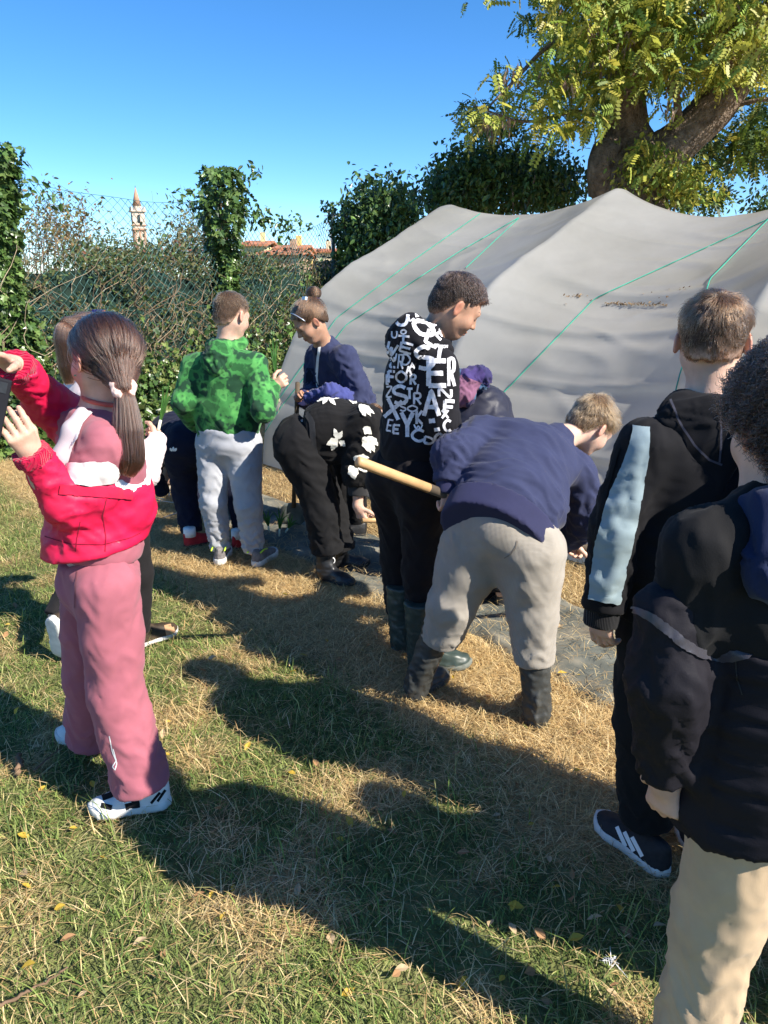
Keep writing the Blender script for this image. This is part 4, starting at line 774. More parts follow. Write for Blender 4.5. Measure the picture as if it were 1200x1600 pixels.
tied_hair(H, h_dark, m_hk, g0, H.loc(tail_knot), [tail_knot, P(197, 640, 1.815), P(200, 680, 1.80), P(203, 715, 1.79), P(196, 742, 1.785)], n=5500, tail_r=.036, nt=2200, r=.0008)
m_scr = fab('pale_pink_scrunchie', (.68, .50, .44), bs=80., bump=.5); ring = [tail_knot + .021 * (A(.85, .5, .1) * math.cos(a) + unit(A(-.35, .55, .9)) * math.sin(a)) for a in np.linspace(0, 2 * math.pi, 13)]
V, F = sdf(chain(ring, [.0105 + .003 * math.sin(i * 2.7) for i in range(13)], .004), .004); mesh('scrunchie', V + normals(V, F) * (.003 * noise(V * 150))[:, None], F, m_scr, g0)
ch0 = J['nk'] * .55 + H.w(0, -.02, -.045) * .45; Rr = frame(unit(H.c - J['nk']), A(0, 1, 0)); b = MB(); b.tube([ch0 + .0475 * (Rr[0] * math.cos(a) + Rr[2] * math.sin(a)) for a in np.linspace(0, 2 * math.pi, 25)], .006, 8, False); b.build('choker', fab('coral_choker', (.55, .12, .09), bump=.8, bs=300.), g0, True)
b = MB(); e0 = H.w(-.083, .006, -.040); b.box(e0, (.0025, .0025, .0025)); b.build('earring', mat('silver', (.8, .8, .8), .2, metal=1.), g0)
sw_o, Vs_, Fs_ = top(g0, J, m_mauve, 'sweatshirt', rx=(.125, .125, .13), ry=(.095, .10, .105), arm=(.062, .036, .03), hem=-.07, sh=.066, neck=.058, vox=.0082, seed=3., sl_to=(.7, .6), amp=.007)
pr = [(cut(ecap(P(150, 862, 1.88), P(155, 760, 1.88), A(1, 0, 0), (.136, .150), (.120, .136)), (P(152, 752, 1.88), A(.1, 0, 1)), (P(140, 852, 1.88), A(.12, 0, -1))), 0),
      (cap(P(148, 772, 1.78), P(106, 788, 1.75), .055, .053), .035), (cut(cap(P(100, 788, 1.75), P(45, 698, 1.685), .052, .040), (P(49, 712, 1.69), dl)), .03), (ell(P(224, 792, 1.90), (.026, .055, .05)), .04), (ell(P(216, 765, 1.92), (.022, .05, .085)), .04),
      (cap(P(138, 700, 2.02), P(112, 655, 2.06), .064, .066), .03), (cut(cap(J['er'] * .9 + J['sr'] * .1, J['wr'] + unit(J['wr'] - J['er']) * .05, .056, .044), (J['wr'] - unit(J['wr'] - J['er']) * .004, unit(J['wr'] - J['er']))), .03), (cap(P(114, 660, 2.06), J['er'], .066, .056), .03), (cap(P(112, 700, 1.98), P(100, 770, 1.84), .035, .05), .04)]
V, F = sdf(pr, .0075); V = folds(V, F, [(P(150, 868, 1.88), P(155, 760, 1.88), .007, .006, 16), (P(130, 775, 1.8), P(90, 805, 1.75), .008, .008, 22), (P(90, 805, 1.75), P(48, 705, 1.69), .009, .006, 26), (J['sr'], J['er'], .006, .008, 18), (J['er'], J['wr'], .008, .007, 26)], 5., .005, [(P(140, 852, 1.88), A(.12, 0, -1), .25)])
jk = mesh('jacket', V, F, m_red, g0); BVJ = bvh(V, F)
V, F = sdf([(cut(ecap(P(150, 770, 1.88), P(158, 722, 1.89), A(1, 0, 0), (.132, .138), (.130, .134)), (P(150, 762, 1.88), A(-.15, 0, -1)), (P(162, 727, 1.88), A(-.12, 0, 1)), (P(120, 745, 1.78), A(-1, .2, 0)), (P(180, 745, 1.78), A(1, -.2, .5))), 0)], .006); mesh('lining', folds(V, F, [(P(150, 770, 1.88), P(158, 722, 1.89), .004, .004, 18)], 3.), F, m_white, jk)
m_redr = wave_bump(fab('red_elastic_cuff', (.46, .005, .045), bump=0), 60, .9, .004, 'Y')
for w_, e_, r_ in ((P(49, 710, 1.69), P(100, 788, 1.75), .041), (J['wr'], J['er'], .045)):
    d_ = unit(w_ - e_); Vc, Fc = sdf([(cut(cap(w_ - d_ * .03, w_ + d_ * .05, r_ * 1.1, r_), (w_ + d_ * .012, d_), (w_ - d_ * .022, -d_)), 0)], .0055); mesh('cuff', folds(Vc, Fc, [(w_ - d_ * .03, w_ + d_ * .02, .004, .004, 12)], 3., .002), Fc, m_redr, jk)
Vq, Fq = join_blocks([(Vs_, Fs_), (V, F)])
b = MB(); ribbon(b, BVJ, [(118, 862), (120, 842), (125, 815)], 1.6, .001); b.V and b.build('seam', fab('red_seam', (.2, .002, .02)), jk, True); b = MB(); ribbon(b, BVJ, [(164, 862), (165, 838), (160, 805), (166, 780)], 1.6, .001); b.V and b.build('seam', fab('red_seam_dark', (.2, .002, .02)), jk, True)
b = MB(); ribbon(b, BVJ, [(70, 838), (110, 850), (160, 851), (205, 840), (220, 832)], 1.4, .001); b.V and b.build('hem_seam', fab('red_hem_seam', (.2, .002, .02)), jk, True)
b = MB(); ribbon(b, bvh(Vq, Fq), spline(np.array([(86, 748), (110, 740), (140, 740), (165, 738), (183, 732)]), 5), lambda t: np.interp(t, [0, .1, .5, .9, 1], [10, 30, 36, 34, 16]), .006, 3., .05, 8); b.build('white_lining', m_white, jk, True)
b = MB(); ribbon(b, BVJ, [(92, 764), (130, 768), (170, 770), (206, 772)], 15, .004, rough=.02); b.build('placket', fab('red_placket', (.5, .012, .05)), jk, True)
V, F = sdf(chain([P(128, 645, 1.86), P(112, 672, 1.80), P(96, 715, 1.78), P(88, 745, 1.775)], [.016, .020, .022, .016], .02), .006); mesh('lapel', V, F, fab('grey_lining', (.42, .37, .40)), jk)
b = MB(); BVS = bvh(Vs_, Fs_)
for ln in ([(143, 646), (130, 662), (122, 685), (112, 698)], [(138, 644), (126, 660), (117, 680), (106, 690), (100, 697)]): ribbon(b, BVS, ln, 5, .006)
ribbon(b, BVS, [(104, 684), (112, 690), (118, 697)], 7, .009); ribbon(b, BVS, [(97, 697), (106, 694)], 6, .009); b.build('drawstring', m_white, sw_o, True)
_, Vp, Fp = pants(g0, J, m_mauve, r=(.088, .076, .080), hip=(.112, .105), amp=.006, seed=7., stack=.7, ft=9., vox=.0082, up=.03, low=.007); BVP = bvh(Vp, Fp)
b = MB(); ribbon(b, BVP, [(171, 1150), (176, 1175), (183, 1192), (180, 1203), (176, 1198), (182, 1188), (177, 1170)], 1.6, .001); b.build('embroidered_mark', m_white, g0, True); b = MB(); ribbon(b, BVP, [(121, 892), (118, 915), (117, 950)], 1.4, .0015, 3., .08); b.build('pocket_seam', fab('mauve_seam', (.22, .06, .08)), g0, True)
m_sn = mat('white_leatherette', (.68, .67, .65), .5, .08, 30.)
for hp_, tp_ in ((G(268, 1258), G(152, 1272)), (P(188, 1180, 2.08) * (1, 1, 0), P(105, 1176, 2.12) * (1, 1, 0))):
    o, V, F = shoe(g0, hp_, (tp_ - hp_) * (1, 1, 0), m_sn, m_swhite, .225, sole_h=.032); bv = bvh(V, F); b = MB()
    if hp_[1] < 2:
        for ln, w_ in (([(160, 1247), (172, 1243), (184, 1236)], 9), ([(196, 1262), (214, 1258), (208, 1244)], 12), ([(236, 1255), (250, 1238)], 4), ([(246, 1252), (258, 1234)], 4), ([(158, 1258), (175, 1262)], 8)): b = MB(); ribbon(b, bv, ln, w_, .0015); b.V and b.build('black_panel', m_black, o, True)
    

# ================================================================== child behind the pink girl
J = dict(pv=A(-1.10, 2.78, .69), ch=A(-1.08, 2.77, .98), nk=A(-1.06, 2.76, 1.09), sl=A(-1.18, 2.86, 1.05), sr=A(-.98, 2.66, 1.05), er=P(226, 742, 2.60), wr=P(243, 694, 2.74), el=A(-1.18, 2.9, .82), wl=A(-1.1, 3.05, .72),
         hr=A(-1.0, 2.74, .66), hl=A(-1.12, 2.82, .66), kr=P(217, 895, 2.76), ar=P(217, 985, 2.76), kl=A(-1.25, 2.92, .36), al=A(-1.33, 2.72, .16))
chk('behind', J); g = person((-1.05, 2.78, 0), 'girl with pigtails and clip in hair, hidden behind the ponytail girl, one foot lifted')
H = Head(P(152, 540, 2.72), (.55, .8, -.15), k=.98); hd = unit(P(252, 676, 2.84) - J['wr'])
body(g, H, J['nk'], J, [dict(e=J['er'] * .4 + J['wr'] * .6, a=(J['wr'], hd, A(-.8, .4, .2), A(0, 0, 1)), k=dict(curl=(1.1, 1.2, .8), tcurl=.5))], m_skin, SK1, vox=.0065)
kn = P(104, 505, 2.62); tied_hair(H, h_dark, m_hk, g, H.loc(kn), [kn, P(99, 520, 2.6), P(104, 560, 2.6), P(108, 600, 2.6)], n=4500, tail_r=.034, nt=2200)
b = MB(); [b.box(P(148 + 6 * i, 488 + i % 2 * 3, 2.66), (.008, .006, .006)) for i in range(3)]; b.build('hair_clip', mat('orange_clip', (.8, .22, .02), .4), g); b = MB(); b.box(P(153, 486, 2.66), (.018, .008, .005)); b.build('hair_clip', mat('navy_clip', (.02, .02, .12), .4), g)
m_pw = fab('pale_pink_cloth', (.76, .62, .62)); top(g, J, m_pw, 'sweater', arm=(.055, .05, .043), seed=11., amp=.006, hem=.06, cuff=m_pw)
pants(g, J, m_char, 'leggings', r=(.075, .056, .043), hip=(.125, .105), amp=.002, seed=4., stack=1.)
m_sk = mat('brown_black_shoe', (.05, .035, .022), .55, .6, 25.)
hp_, tp_ = G(203, 1016), G(277, 988); o, V, F = shoe(g, hp_, (tp_ - hp_), m_sk, m_swhite, .225, sole_h=.026, hgt=1.1); bv = bvh(V, F); b = MB(); ribbon(b, bv, [(258, 985), (272, 982)], 16, .0015); b.build('toe_panel', mat('tan_suede', (.42, .24, .13), .9), o, True)
hp_ = P(76, 968, 2.60); shoe(g, hp_, P(100, 1056, 2.66) - hp_, m_sk, m_swhite, .215, up=A(.35, .85, .25), sole_h=.034)

# ================================================================== boy in the green camouflage hoodie
J = dict(pv=P(357, 680, 3.77), ch=P(353, 588, 3.78), nk=P(354, 542, 3.79), sl=P(303, 572, 3.80), sr=P(400, 570, 3.74), el=P(286, 628, 3.74), wl=P(305, 662, 3.92), er=P(411, 642, 3.62), wr=P(426, 606, 3.80),
         hl=P(334, 695, 3.79), hr=P(380, 695, 3.75), kl=P(333, 785, 3.74), kr=P(388, 790, 3.70), al=P(344, 858, 3.77), ar=P(396, 862, 3.72)); J['back'] = A(-.15, -1, 0)
chk('green', J); g = person((J['pv'][0], J['pv'][1], 0), 'boy in green camouflage hoodie and light grey sweatpants, seen from behind')
H = Head(P(362, 492, 3.80), (.55, .80, -.30), k=1.0)
hd = unit(P(452, 588, 3.80) - J['wr']); body(g, H, J['nk'], J, [dict(e=J['er'] * .4 + J['wr'] * .6, a=(J['wr'], hd, A(-.4, .5, -.3), A(-.3, 0, 1)), k=dict(curl=(.9, 1.1, .7), tcurl=.5))], m_skin, SK1)
short_hair(H, h_mid, m_hfade, g, n=5000, top=.022, side=.007, thick=.003, tint=(SK1, (.05, .028, .016)))
def camo(n, l, co, base):
    nz = n.new('ShaderNodeTexNoise'); nz.inputs['Scale'].default_value = 11.; nz.inputs['Detail'].default_value = 3.5; nz.inputs['Distortion'].default_value = 0.; l.new(co, nz.inputs[0])
    n2 = n.new('ShaderNodeTexNoise'); n2.inputs['Scale'].default_value = 14.; n2.inputs['Detail'].default_value = 2.; n2.inputs['Distortion'].default_value = 0.; l.new(co, n2.inputs[0])
    c1 = ramp(n, l, nz.outputs[0], [(0, (.012, .045, .022)), (.455, (.014, .055, .026)), (.485, (.04, .175, .045)), (.57, (.05, .22, .055)), (.60, (.022, .10, .03))]); c2 = ramp(n, l, n2.outputs[0], [(0, (0, 0, 0)), (.54, (0, 0, 0)), (.60, (.8, .8, .8)), (.64, (.8, .8, .8)), (.70, (0, 0, 0))])
    mx = n.new('ShaderNodeMix'); mx.data_type = 'RGBA'; l.new(c2, mx.inputs[0]); l.new(c1, mx.inputs[6]); mx.inputs[7].default_value = (.085, .30, .075, 1); return mx.outputs[2]
m_camo = fab('green_camouflage', (.06, .38, .06), pattern=camo); m_camo2 = rib('green_camouflage_rib', (.06, .36, .06))
o, V, F = top(g, J, m_camo, 'hoodie', rx=(.165, .168, .165), ry=(.12, .12, .115), arm=(.064, .058, .047), hem=.035, seed=21., amp=.007, ft=11., band=m_camo, cuff=m_camo, vox=.0099)
ds = unit(A(.25, .97, 0)); bk = -ds; hp = chain([J['nk'] + ds * .075 - Zv * .01, J['nk'] + A(.075, .0, .012), J['nk'] + bk * .085 + Zv * .0, J['nk'] + A(-.075, .01, .012), J['nk'] + ds * .07 - Zv * .01], [.022, .030, .040, .030, .022], .025) + [(ell(J['nk'] + bk * .105 - Zv * .055, (.085, .045, .062)), .05), (ell(J['nk'] + bk * .115 - Zv * .10, (.045, .035, .04)), .04)]
V, F = sdf(hp, .0075); mesh('hood', folds(V, F, [(J['nk'] + bk * .1 + A(-.1, 0, -.02), J['nk'] + bk * .1 + A(.1, 0, -.02), .008, .008, 22)], 6.), F, m_camo, g)
pants(g, J, m_grey, 'sweatpants', r=(.095, .073, .052), hip=(.160, .130), amp=.007, seed=23., stack=1.4, to=(.99, .99), up=.05, vox=.0099)
m_gsh = mat('grey_mesh_shoe', (.16, .15, .15), .7, .3, 60.)
for (a0, a1) in (((342, 885), (354, 862)), ((398, 888), (421, 872))):
    hp_, tp_ = G(*a0), G(*a1); o, V, F = shoe(g, hp_, unit(tp_ - hp_) * (1, 1, 0), m_gsh, m_swhite, .22, sole_h=.04, wd=1.05, hgt=1.05); b = MB(); pth = [hp_ + unit(tp_ - hp_) * x + A(0, 0, z) for x, z in ((.0, .088), (.04, .094), (.075, .086))]; b.tube([p + A(.035, 0, 0) for p in pth], .004, 6); b.tube([p - A(.035, 0, 0) for p in pth], .004, 6); b.build('lime_trim', mat('lime_trim', (.45, .75, .05), .5), o, True)

# ================================================================== bent child in dark navy behind the green boy
J = dict(pv=P(300, 690, 4.12), ch=P(272, 672, 4.40), nk=P(262, 690, 4.55), sl=P(246, 680, 4.40), sr=P(300, 670, 4.5), el=P(238, 735, 4.42), wl=P(255, 770, 4.5), er=P(300, 740, 4.6), wr=P(290, 780, 4.6), hl=P(283, 700, 4.10), hr=P(325, 700, 4.18), kl=P(290, 772, 4.12), kr=P(372, 775, 4.2), al=P(300, 832, 4.05), ar=P(383, 838, 4.14)); J['back'] = A(.1, -1, .2)
chk('bentnavy', J); g = person((J['pv'][0], J['pv'][1], 0), 'child in dark navy bending over behind the green hoodie boy, red sneakers'); H = Head(P(265, 730, 4.62), (-.2, .5, -.9), (-.3, .8, .4), .98)
body(g, H, J['nk'], J, [], m_skin, SK1, vox=.008); short_hair(H, h_brown, m_hb, g, n=2500, top=.03, side=.012)
top(g, J, m_dnavy, 'hoodie', hem=.06, seed=31., amp=.009, vox=.01, rx=(.16, .16, .155)); _, V, F = pants(g, J, m_dnavy, r=(.098, .075, .06), hip=(.155, .135), amp=.006, seed=33., vox=.01, seat=.03); bv = bvh(V, F); b = MB()
for ln in ([(266, 700), (269, 705)], [(271, 698), (271, 705)], [(276, 700), (273, 705)]): ribbon(b, bv, ln, lambda t: 1 + 3 * math.sin(t * math.pi), .002, 1.)
if b.V: b.build('logo', m_white, g, True)
m_rsh = mat('red_suede', (.42, .02, .025), .7, .2, 40.)
for a0, a1 in (((288, 858), (322, 850)), ((365, 862), (392, 850))): hp_, tp_ = G(*a0), G(*a1); shoe(g, hp_, (tp_ - hp_), m_rsh, m_sblack, .215); b = MB(); b.tube([hp_ + unit(tp_ - hp_) * .04 + A(0, 0, .07), hp_ + unit(tp_ - hp_) * .04 + A(0, 0, .12)], [.036, .034], 14); b.build('sock', m_white, g, True)

# ================================================================== girl with hair bun in navy bomber jacket
J = dict(pv=P(552, 672, 4.22), ch=P(528, 588, 4.18), nk=P(507, 543, 4.12), sl=P(538, 560, 4.02), sr=P(497, 556, 4.32), el=P(566, 628, 4.02), wl=P(520, 640, 3.92), er=P(492, 622, 4.26), wr=P(476, 622, 4.08), hl=P(562, 690, 4.15), hr=P(540, 690, 4.32), kl=A(-.16, 4.15, .38), kr=A(-.25, 4.34, .38), al=A(-.16, 4.2, .08), ar=A(-.26, 4.4, .08)); J['back'] = A(.6, .3, 0)
chk('bun', J); g = person((J['pv'][0], J['pv'][1], 0), 'girl with hair bun and navy bomber jacket looking down by the tunnel'); H = Head(P(484, 502, 4.02), (-.74, -.30, -.62), (-.5, -.2, .8), .95)
hd = unit(A(-.8, -.5, 0)); body(g, H, J['nk'], J, [dict(e=J['er'] * .4 + J['wr'] * .6, a=(J['wr'], unit(P(462, 614, 4.02) - J['wr']), A(0, -1, -.2), Zv), k=dict(curl=(1.0, 1.2, .8), tcurl=.5))], m_skin, SK2 * 1, vox=.0036); face_marks(H, g, m_hb, m_lash)
bun = P(490, 458, 4.07); tied_hair(H, h_brown, m_hb, g, H.loc(P(489, 466, 4.06)), n=6500)
q = rnd(1400); q = unit_rows(q); R_ = A(.040, .038, .034); st = []
for t in np.linspace(0, 1.9, 9): ang = t; qq = np.stack([q[:, 0] * math.cos(ang) - q[:, 1] * math.sin(ang), q[:, 0] * math.sin(ang) + q[:, 1] * math.cos(ang), q[:, 2] * (1 - .25 * t / 2)], 1); st.append(bun + unit_rows(qq) * R_ * (1 + .06 * RNG.rand(len(q)))[:, None])
V, F = sdf([(ell(bun, R_ * .97), 0)], .005); bo = mesh('bun', V, F, m_hb, g); strands('strands', np.stack(st, 1), .0004, .0003, h_brown, bo)
b = MB(); b.tube([bun + A(-.004, 0, -.022) + .030 * A(math.cos(a), math.sin(a), .18 * math.cos(a) * -1) for a in np.linspace(0, 2 * math.pi, 21)], .006, 6, False); b.build('hair_tie', mat('navy_print_tie', (.05, .045, .16), .6, .6, 200.), g, True)
b = MB(); b.tube([H.w(-.078 * math.cos(a), .035 + .02 * math.sin(a), .03 + .068 * math.sin(a)) * 1. for a in np.linspace(.05, math.pi - .05, 20)], .0028, 5); b.build('hairband', mat('silver_band', (.6, .65, .75), .3, metal=.6), g, True); b = MB(); b.box(P(476, 466, 3.93), (.018, .006, .008), frame(A(.8, .5, -.2))); b.build('hair_clip', mat('pale_clip', (.6, .75, .85), .4), g)
o, V, F = top(g, J, m_navy, 'bomber_jacket', rx=(.175, .165, .15), ry=(.135, .125, .11), arm=(.075, .075, .055), hem=.02, seed=41., amp=.011, vox=.009, ft=20., cuff=rib('navy_rib', (.03, .032, .11)), nkup=.01, neck=.066); BVB = bvh(V, F); b = MB()
ribbon(b, BVB, [(513, 497), (511, 510), (506, 524), (500, 540)], 5, .004, 2.); ribbon(b, BVB, [(500, 540), (497, 560), (495, 590), (497, 606)], 4, .003, 2.)
if b.V: b.build('white_trim', m_white, o, True)
b = MB(); ribbon(b, BVB, [(494, 530), (489, 560), (486, 600)], 17, .002, 3.); b.build('dark_shirt', m_dnavy, g, True)
V, F = sdf([(cap(P(483, 622, 3.95), P(515, 612, 3.9), .035, .045), 0), (cap(P(515, 612, 3.9), P(540, 622, 3.95), .045, .05), .03)], .008); mesh('sleeve_end', folds(V, F, [(P(480, 622, 3.95), P(540, 618, 3.93), .009, .01, 30)], 8.), F, fab('blue_lining', (.05, .06, .2)), o)
pants(g, J, m_black, r=(.085, .065, .055), hip=(.15, .12), vox=.012)
for s in 'lr': shoe(g, J['a' + s] * (1, 1, 0) + A(.06, -.02, 0), A(-1, -.2, 0), m_leather, m_sblack, .215)

# ================================================================== bent girl in the black cardigan with white flowers
J = dict(pv=P(480, 682, 3.60), ch=P(560, 662, 3.60), nk=P(590, 668, 3.61), sr=P(573, 660, 3.48), sl=P(578, 664, 3.73), er=P(561, 735, 3.45), wr=P(559, 790, 3.42), el=P(582, 742, 3.70), wl=P(598, 796, 3.62), hr=P(474, 700, 3.53), hl=P(478, 700, 3.68), kr=P(503, 800, 3.50), ar=P(512, 862, 3.50), kl=P(515, 800, 3.66), al=P(532, 862, 3.62)); J['back'] = A(-1, 0, .1); J['wst'] = P(505, 665, 3.6)
chk('cardigan', J); g = person((J['kr'][0], J['kr'][1], 0), 'girl in black cardigan with white flowers bending to the right, black trousers and boots'); H = Head(P(606, 676, 3.68), (.55, -.1, -.85), (.8, .1, .55), .98)
body(g, H, J['nk'], J, [dict(e=J['er'] * .85 + J['wr'] * .15, re=.034, a=(J['wr'], unit(P(566, 812, 3.42) - J['wr']), A(.5, .6, .1), A(.9, -.2, 0)), k=dict(curl=(1.0, 1.2, .8), tcurl=.5)), dict(e=J['el'] * .85 + J['wl'] * .15, re=.034, a=(J['wl'], unit(P(603, 814, 3.52) - J['wl']), A(-.7, -.4, -.1), A(-.3, -.8, .3)), k=dict(curl=(.9, 1.0, .7), tcurl=.4))], m_skin, SK3, vox=.0065)
tied_hair(H, h_brown, m_hb, g, (0, -.11, .03), [H.w(0, -.11, .03), H.w(.02, -.14, .0), H.w(.05, -.13, -.06)], n=4500, tail_r=.03, nt=1500)
m_knit = wave_bump(fab('black_knit', (.011, .0105, .011), bump=0, sheen=.04), 60, .8, .004, 'Z', 'X')
pr = [(cut(ecap(P(478, 690, 3.6), P(520, 672, 3.6), A(0, 1, 0), (.155, .150), (.155, .150)), (P(485, 690, 3.6), A(-1, 0, -.08))), 0), (ecap(P(520, 670, 3.6), P(562, 664, 3.6), A(0, 1, 0), (.155, .145), (.165, .11)), .05), (cap(J['sr'] * .9 + J['sl'] * .1, J['sl'] * .9 + J['sr'] * .1, .075), .05), (ecap(P(505, 700, 3.56), P(520, 712, 3.52), A(0, 1, 0), (.10, .05), (.05, .04)), .05)]
for s, t in (('r', .45), ('l', .30)): a, e, w_ = J['s' + s], J['e' + s], J['w' + s]; end = e + (w_ - e) * t; d = unit(w_ - e); pr += [(cap(a, e, .082, .082), .04), (cut(cap(e, end + d * .03, .082, .062), (end, d)), .03)]
V, F = sdf(pr, .009); V = folds(V, F, [(P(485, 685, 3.6), P(560, 664, 3.6), .006, .006, 14), (J['sr'], J['er'], .006, .012, 18), (J['er'], J['wr'], .012, .008, 22), (J['sl'], J['el'], .006, .01, 18)], 51.); cd = mesh('cardigan', V, F, m_knit, g); BVC = bvh(V, F)
c8 = lambda x, y: (430 + x / 5, 600 + y / 5)
m_crm = fab('cream_appliqué'.replace('é', 'e'), (.72, .70, .62), bump=.8, bs=200., bd=.003)
pet = lambda w_: (lambda t: max(1.0, w_ * .92 * math.sin(math.pi * (.12 + .86 * t)) ** 1.15 * (1 + .12 * math.sin(t * 17))))
for fl in ([((400, 118), (255, 140), 8), ((410, 112), (372, 162), 7), ((420, 118), (470, 168), 7), ((410, 110), (500, 118), 7)], [((492, 435), (402, 470), 12), ((480, 430), (440, 515), 12), ((488, 430), (462, 348), 9), ((495, 425), (525, 368), 9), ((500, 445), (552, 482), 10)], [((640, 160), (575, 130), 8), ((660, 165), (705, 255), 9), ((670, 165), (750, 255), 9), ((680, 170), (768, 235), 8)],
           [((690, 340), (752, 390), 14), ((730, 330), (700, 395), 12)], [((695, 415), (740, 535), 16), ((720, 410), (772, 530), 12), ((740, 410), (795, 480), 10)], [((625, 600), (650, 560), 10), ((650, 568), (728, 578), 10)], [((590, 640), (625, 740), 15), ((640, 660), (615, 735), 10)], [((650, 655), (750, 690), 9), ((715, 745), (755, 690), 7)]):
    b = MB()
    for a, e, w_ in fl: ribbon(b, BVC, [c8(*a), c8((a[0] + e[0]) / 2, (a[1] + e[1]) / 2 - 4), c8(*e)], pet(w_), .005, 1.2, .03, 5)
    if b.V: b.build('white_flower', m_crm, cd, True)
b = MB(); ribbon(b, BVC, [c8(245, 230), c8(290, 300), c8(300, 440), c8(310, 560), c8(325, 660)], 9, .006, 2.5); b.build('ribbed_hem', m_knitb, cd, True)
for s, t, r_ in (('r', .45, .055), ('l', .30, .052)): e, w_ = J['e' + s], J['w' + s]; d = unit(w_ - e); end = e + (w_ - e) * t; Vc, Fc = sdf([(cut(cap(end - d * .02, end + d * .06, r_, r_ * .86), (end + d * .045, d)), 0)], .006); mesh('cuff', Vc, Fc, m_knitb, cd)
pants(g, J, m_black, r=(.105, .090, .082), hip=(.145, .135), amp=.008, seed=53., to=(1., 1.), up=.02, seat=.04, vox=.0094, ft=11.)
for s, a0, fw in (('r', (498, 903), A(.75, -.5, 0)), ('l', (512, 888), A(1, .12, 0))): hp_ = G(*a0); o, V, F = shoe(g, hp_, fw, m_leather, m_sblack, .225, boot=dict(top=J['a' + s] + A(0, 0, .06), r0=.046, r1=.052), name='boot', sole_h=.03)
b = MB(); q0 = hit(bvh(V, F), 522, 866); c0 = G(498, 903) + A(.075, -.05, .115); b.tube([c0 + .016 * A(math.cos(a) * .8, -.1, math.sin(a)) for a in np.linspace(0, 2 * math.pi, 13)], .003, 5, False); b.build('boot_emblem', m_white, g, True)
# ================================================================== boy in the black hoodie printed with white letters
J = dict(pv=P(645, 728, 2.72), ch=P(652, 600, 2.70), nk=P(668, 545, 2.69), sl=P(628, 575, 2.83), sr=P(688, 572, 2.58), er=P(694, 660, 2.56), wr=P(712, 730, 2.68), el=P(618, 665, 2.86), wl=P(650, 725, 2.98), hl=P(620, 745, 2.79), hr=P(664, 748, 2.66), kl=P(626, 872, 2.82), kr=P(660, 890, 2.66), al=P(626, 975, 2.83), ar=P(657, 1000, 2.66)); J['back'] = A(-.7, -.7, 0)
chk('letters', J); g = person((J['pv'][0], J['pv'][1], 0), 'boy with dark curly hair in black hoodie printed with white letters, green rubber boots')
H = Head(P(713, 477, 2.67), (.80, .16, -.58), (.42, .0, .9), .97)
body(g, H, J['nk'], J, [dict(e=J['er'] * .4 + J['wr'] * .6, a=(J['wr'], A(.3, .2, -1), A(-.6, .4, 0), A(.6, .6, 0)), k=dict(curl=(.5, .6, .4)))], m_skin, SK2, vox=.0034, neck_r=.047); face_marks(H, g, m_hk, m_lash)
short_hair(H, hair_mat('hair_soft_black', (.045, .026, .02)), m_hfade, g, tint=(SK2, (.022, .014, .010)), n=8500, top=.026, side=.006, curl=.45, lift=.38, r=.0006, thick=.002, k=9, line=([-.12, -.075, -.045, -.02, .02, .045, .07, .12], [-.088, -.088, -.066, .004, -.018, .026, .064, .074]), extra=[(H.E((0, .014, .066), (.056, .066, .044)), .02)])
m_hood = fab('black_print_hoodie', (.010, .0095, .012), sheen=.04); o, V, F = top(g, J, m_hood, 'hoodie', rx=(.138, .140, .138), ry=(.112, .112, .105), arm=(.062, .058, .048), hem=-.03, seed=61., amp=.006, vox=.0076, ft=11., band=m_hood, bandh=.03)
f7 = unit(A(.75, .66, 0)); bk = -f7; r7 = A(.66, -.75, 0); nk = J['nk']
hp = chain([nk + f7 * .075 - Zv * .035, nk + r7 * .066 + f7 * .02 + Zv * .0, nk + r7 * .055 + bk * .05 + Zv * .05, nk + bk * .085 + Zv * .075, nk - r7 * .055 + bk * .06 + Zv * .055, nk - r7 * .066 + Zv * .0, nk + f7 * .07 - Zv * .035], [.020, .030, .040, .044, .040, .030, .020], .03) + [(ell(nk + bk * .105 + Zv * .02, A(.095, .05, .075), frame(bk)), .04), (ell(nk + bk * .115 - Zv * .07, A(.05, .034, .04), frame(bk)), .04)]
V2, F2 = sdf(hp, .0065); V2 = folds(V2, F2, [(nk + bk * .1 - r7 * .1, nk + bk * .1 + r7 * .1, .006, .006, 18)], 9.); ho = mesh('hood', V2, F2, m_hood, g)
V3, F3 = join_blocks([(V, F), (V2, F2)]); BVL = bvh(V3, F3)
